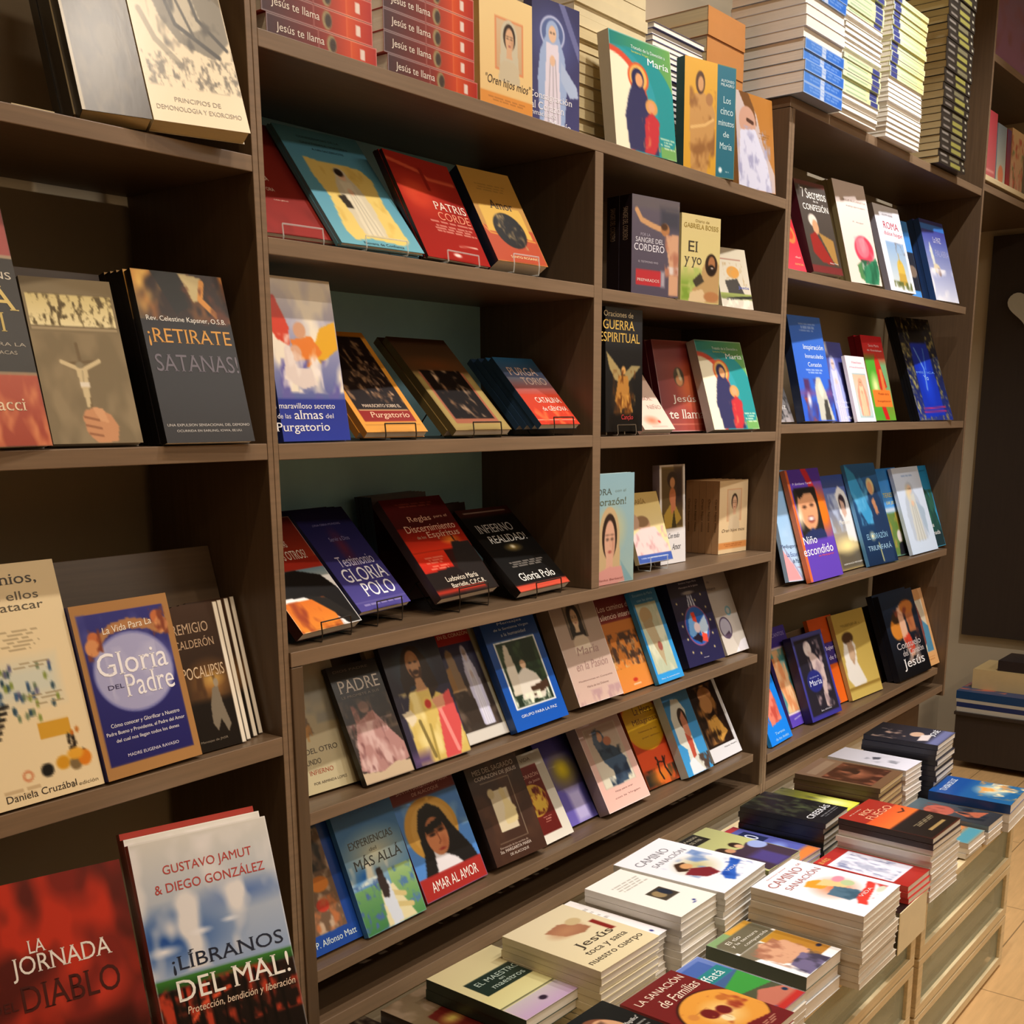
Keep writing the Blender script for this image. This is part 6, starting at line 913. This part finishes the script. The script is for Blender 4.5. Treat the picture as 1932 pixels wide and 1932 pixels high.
# ================================================================ piles on the top boards
def lying(x0, x1, yfront, ztop, t, depth, spine_front, col, pm, label, group, spart=None, stext=None, name='booklet', yaw=0, cat='book'):
    """x0..x1 is the long side seen from the aisle"""
    h_ = x1-x0
    if spine_front: M = Matrix.Translation((x1, yfront+depth/2, ztop)) @ Matrix.Rotation(PI/2+yaw, 4, 'Z') @ Matrix.Rotation(-PI/2, 4, 'X')
    else: M = Matrix.Translation((x0, yfront+depth/2, ztop)) @ Matrix.Rotation(-PI/2+yaw, 4, 'Z') @ Matrix.Rotation(-PI/2, 4, 'X')
    return book(M, depth, h_, t, col, None, None, label, group, pm, spart, name, cat, stext)
jt = .031
jart = [('H', 0, 0, .45, 1, '4c2c34', '8c3028'), ('H', .45, 0, .75, 1, '8c3028', 'd8542c'), ('H', .75, 0, 1, 1, 'e06028', 'b82c20'), ('E', .57, .5, .045, .42, 'a89870'), ('E', .58, .5, .03, .3, '4c3c34'), ('R', .84, .3, .88, .7, 'f0e0d8')]
jtx = [('Jesús te llama', .08, .28, .5, .74, 'f0e4d8')]
jsp = None
for (xa, xb, n_, z0, nm) in ((1.197, 1.418, 4, 2.03, 'left'), (1.443, 1.664, 5, 2.03, 'right')):
    for i in range(n_):
        d = 0 if i else .008
        if jsp is None: jsp = print_mesh('printed_spine', jart, .221, jt, 90, 14); jst = text_mesh(jtx, .221, jt)
        lying(xa+d, xb+d, .02, z0+jt*(i+1)+.0006*i, jt, .15, True, 'b04038', PAGES, ORD[i+1]+' from the bottom, '+nm+' pile of red-orange books on the top board', 'red-orange books piled flat on the top board', jsp, jst, 'paperback_book')
def pile(name, x0, x1, yf, z0, n_, t, depth, cols, label, group, start=0):
    z = z0
    art = {}
    for i in range(n_):
        tt = t*random.uniform(.9, 1.1); z += tt+.0004; s = cols(i)
        sf, col, pm, sp = s
        spart = None
        if sp is not None:
            k = sp[0]
            if k not in art: art[k] = print_mesh('printed_spine', sp[1], x1-x0, t, 48, 8)
            spart = art[k]
        dx = random.uniform(-.003, .003)
        lying(x0+dx, x1+dx, yf+random.uniform(-.003, .003), z, tt, depth, sf, col, pm, ORD[i+1]+' from the bottom of '+label, group, spart, None, name)
blu = ('b', [('H', 0, 0, 1, 1, '5c90d8', '3c78d0'), ('R', .42, 0, .52, 1, 'c8d4e8'), ('X', .1, .2, .9, .8, '8cb0e8', 2)])
pile('paperback_book', 2.850, 3.085, -.034, 2.268, 14, .0245, .2, lambda i: (True, '8c9cb4', PAGES, blu) if i < 5 or 9 <= i < 12 else (False, 'd4d4dc', PAGES, None), 'the blue-spined pile overhanging the top board', 'pile of blue-spined books on the top board')
grn = ('g', [('H', 0, 0, 1, 1, 'dcecc8', 'e8e4a0'), ('R', .76, 0, .96, 1, '48508c'), ('R', .1, .35, .66, .65, 'a8bca0')])
grn2 = ('g2', [('H', 0, 0, 1, 1, 'dcecc8', 'ece49c'), ('R', .02, 0, .2, 1, '48508c'), ('R', .3, .35, .8, .65, 'b4c8a8')])
pile('booklet', 3.095, 3.350, -.028, 2.268, 28, .0125, .19, lambda i: (True, 'd8e4b8', PAGES, grn) if 4 <= i < 11 or i > 18 else (False, 'e6e2da', PAGES, None), 'the pale pile with green-lined spines and navy squares', 'pale booklets in the second far pile')
pile('booklet', 3.420, 3.690, -.027, 2.268, 28, .0125, .19, lambda i: (True, 'e4e4a8', PAGES, grn2) if i > 11 else (False, 'e8e4de', PAGES, None), 'the white pile whose upper spines turn yellow', 'pale booklets in the third far pile')
drk = [('k%d' % j, [('G', '3c3834', '34302c'), ('R', .08, .3, .32, .7, c1), ('R', .42, .25, .8, .75, c2), ('R', .9, .3, .96, .7, 'c8c4b0')]) for j, (c1, c2) in enumerate((('8c857c', 'a09c58'), ('938c84', '847f64'), ('888078', '9c9858')))]
pile('paperback_book', 3.872, 4.125, -.024, 2.268, 28, .0205, .2, lambda i: (True, '34302e', PAGEY, drk[(i*7) % 3]), 'the tall dark-spined pile beside the end panel', 'dark-spined books in the last far pile')
# cream pile, navy striped pile and orange pile behind the upright books of the top board
pile('paperback_book', 2.075, 2.345, .10, 2.03, 16, .021, .19, lambda i: (i > 10, 'd8c8a0', PAGEY if i < 12 else PAGES, None), 'the cream pile behind the haloed white figure book', 'cream books piled behind the upright ones')
pile('booklet', 2.375, 2.60, .10, 2.03, 26, .0115, .18, lambda i: (False, '5c608c', PAGES, None), 'the thin navy-edged pile behind the teal cover', 'navy-edged booklets behind the upright books')
pile('paperback_book', 2.615, 2.80, .10, 2.03, 12, .034, .19, lambda i: (True, 'b87c44', PAGEY, None), 'the plain orange-brown pile against the case side', 'orange-brown books behind the upright ones')
# corner case books
def upright(x0, x1, y, z, h_, t, col, art, label, txt=None, lean=.03):
    w_ = x1-x0
    return book(pose((x0+x1)/2, y, z+.0005+t*math.sin(lean), 0, lean, 0), w_, h_, t, col, print_mesh('front_cover', art, w_, h_, 40, 60), text_mesh(txt, w_, h_) if txt else None, label, 'books in the high corner shelves')
upright(4.46, 4.62, .024, 2.289, .26, .02, '9c3c44', [('G', 'd85868', 'c87c78'), ('R', .2, .75, .9, .78, 'e8a8a0')], 'red upright book on the high corner shelf beside the end panel')
upright(4.63, 4.74, .024, 2.289, .235, .02, '7c8894', [('G', '8c9ca8', 'd8d0b0'), ('E', .5, .72, .3, .14, 'd88c68')], 'pale grey-blue book with an orange heart on the corner shelf')
upright(4.75, 4.80, .024, 2.289, .235, .02, '9c2c2c', [('G', '6c4c7c', 'b83830')], 'narrow dark red book spine on the corner shelf')
upright(4.81, 4.97, .024, 2.289, .25, .02, 'c89c78', [('G', 'e0c090', 'd8a890'), ('N', 0, .1, 1, 1, 'c86c58', 6, .55), ('N', 0, .3, 1, 1, '6c8c5c', 7, .62)], 'cream book dotted with red flowers at the right edge of the photo')
upright(4.43, 4.95, .03, 2.703, .32, .02, '7c6484', [('G', '7c6478', 'a07090'), ('N', 0, 0, 1, 1, '8c5c68', 4, .55)], 'wide mauve book on the highest corner shelf')
# books on the low corner cabinet (lying, long side facing the aisle)
def lowbook(y0, y1, x0, z, t, w_, col, art, label, pm=PAGES):
    h_ = y1-y0
    M = Matrix.Translation((x0+w_/2, y0, z+t)) @ Matrix.Rotation(-PI/2, 4, 'X')
    am = print_mesh('front_cover', art, w_, h_, 30, 40) if art else None
    return book(M, w_, h_, t, col, am, None, label, 'books on the low corner cabinet', pm)
lowbook(-.19, .118, 5.0, .2505, .02, .2, 'b8b4a8', None, 'pale grey book at the very bottom of the corner cabinet pile')
lowbook(-.19, .12, 5.0, .2712, .02, .2, '1c2c5c', None, 'navy book second from the bottom on the low corner cabinet')
lowbook(-.185, .122, 5.0, .2918, .014, .2, 'b0aca0', None, 'thin grey book third from the bottom on the low corner cabinet')
lowbook(-.19, .124, 5.0, .3065, .034, .2, '143c68', [('G', '2c4c78', '1c3c6c'), ('N', .2, 0, 1, .6, 'c86c58', 5, .5)], 'dark blue thick book below the cream one in the corner')
lowbook(-.3, .085, 5.08, .3412, .085, .24, 'c8b080', [('G', 'c8b080', 'b8a070')], 'big cream box-like volume on the corner cabinet', PAGEY)
lowbook(-.3, -.01, 5.1, .4268, .045, .2, '2c2424', [('G', '3c3434', '2c2828')], 'dark book lying on the big cream volume in the corner')
bpy.context.view_layer.update()
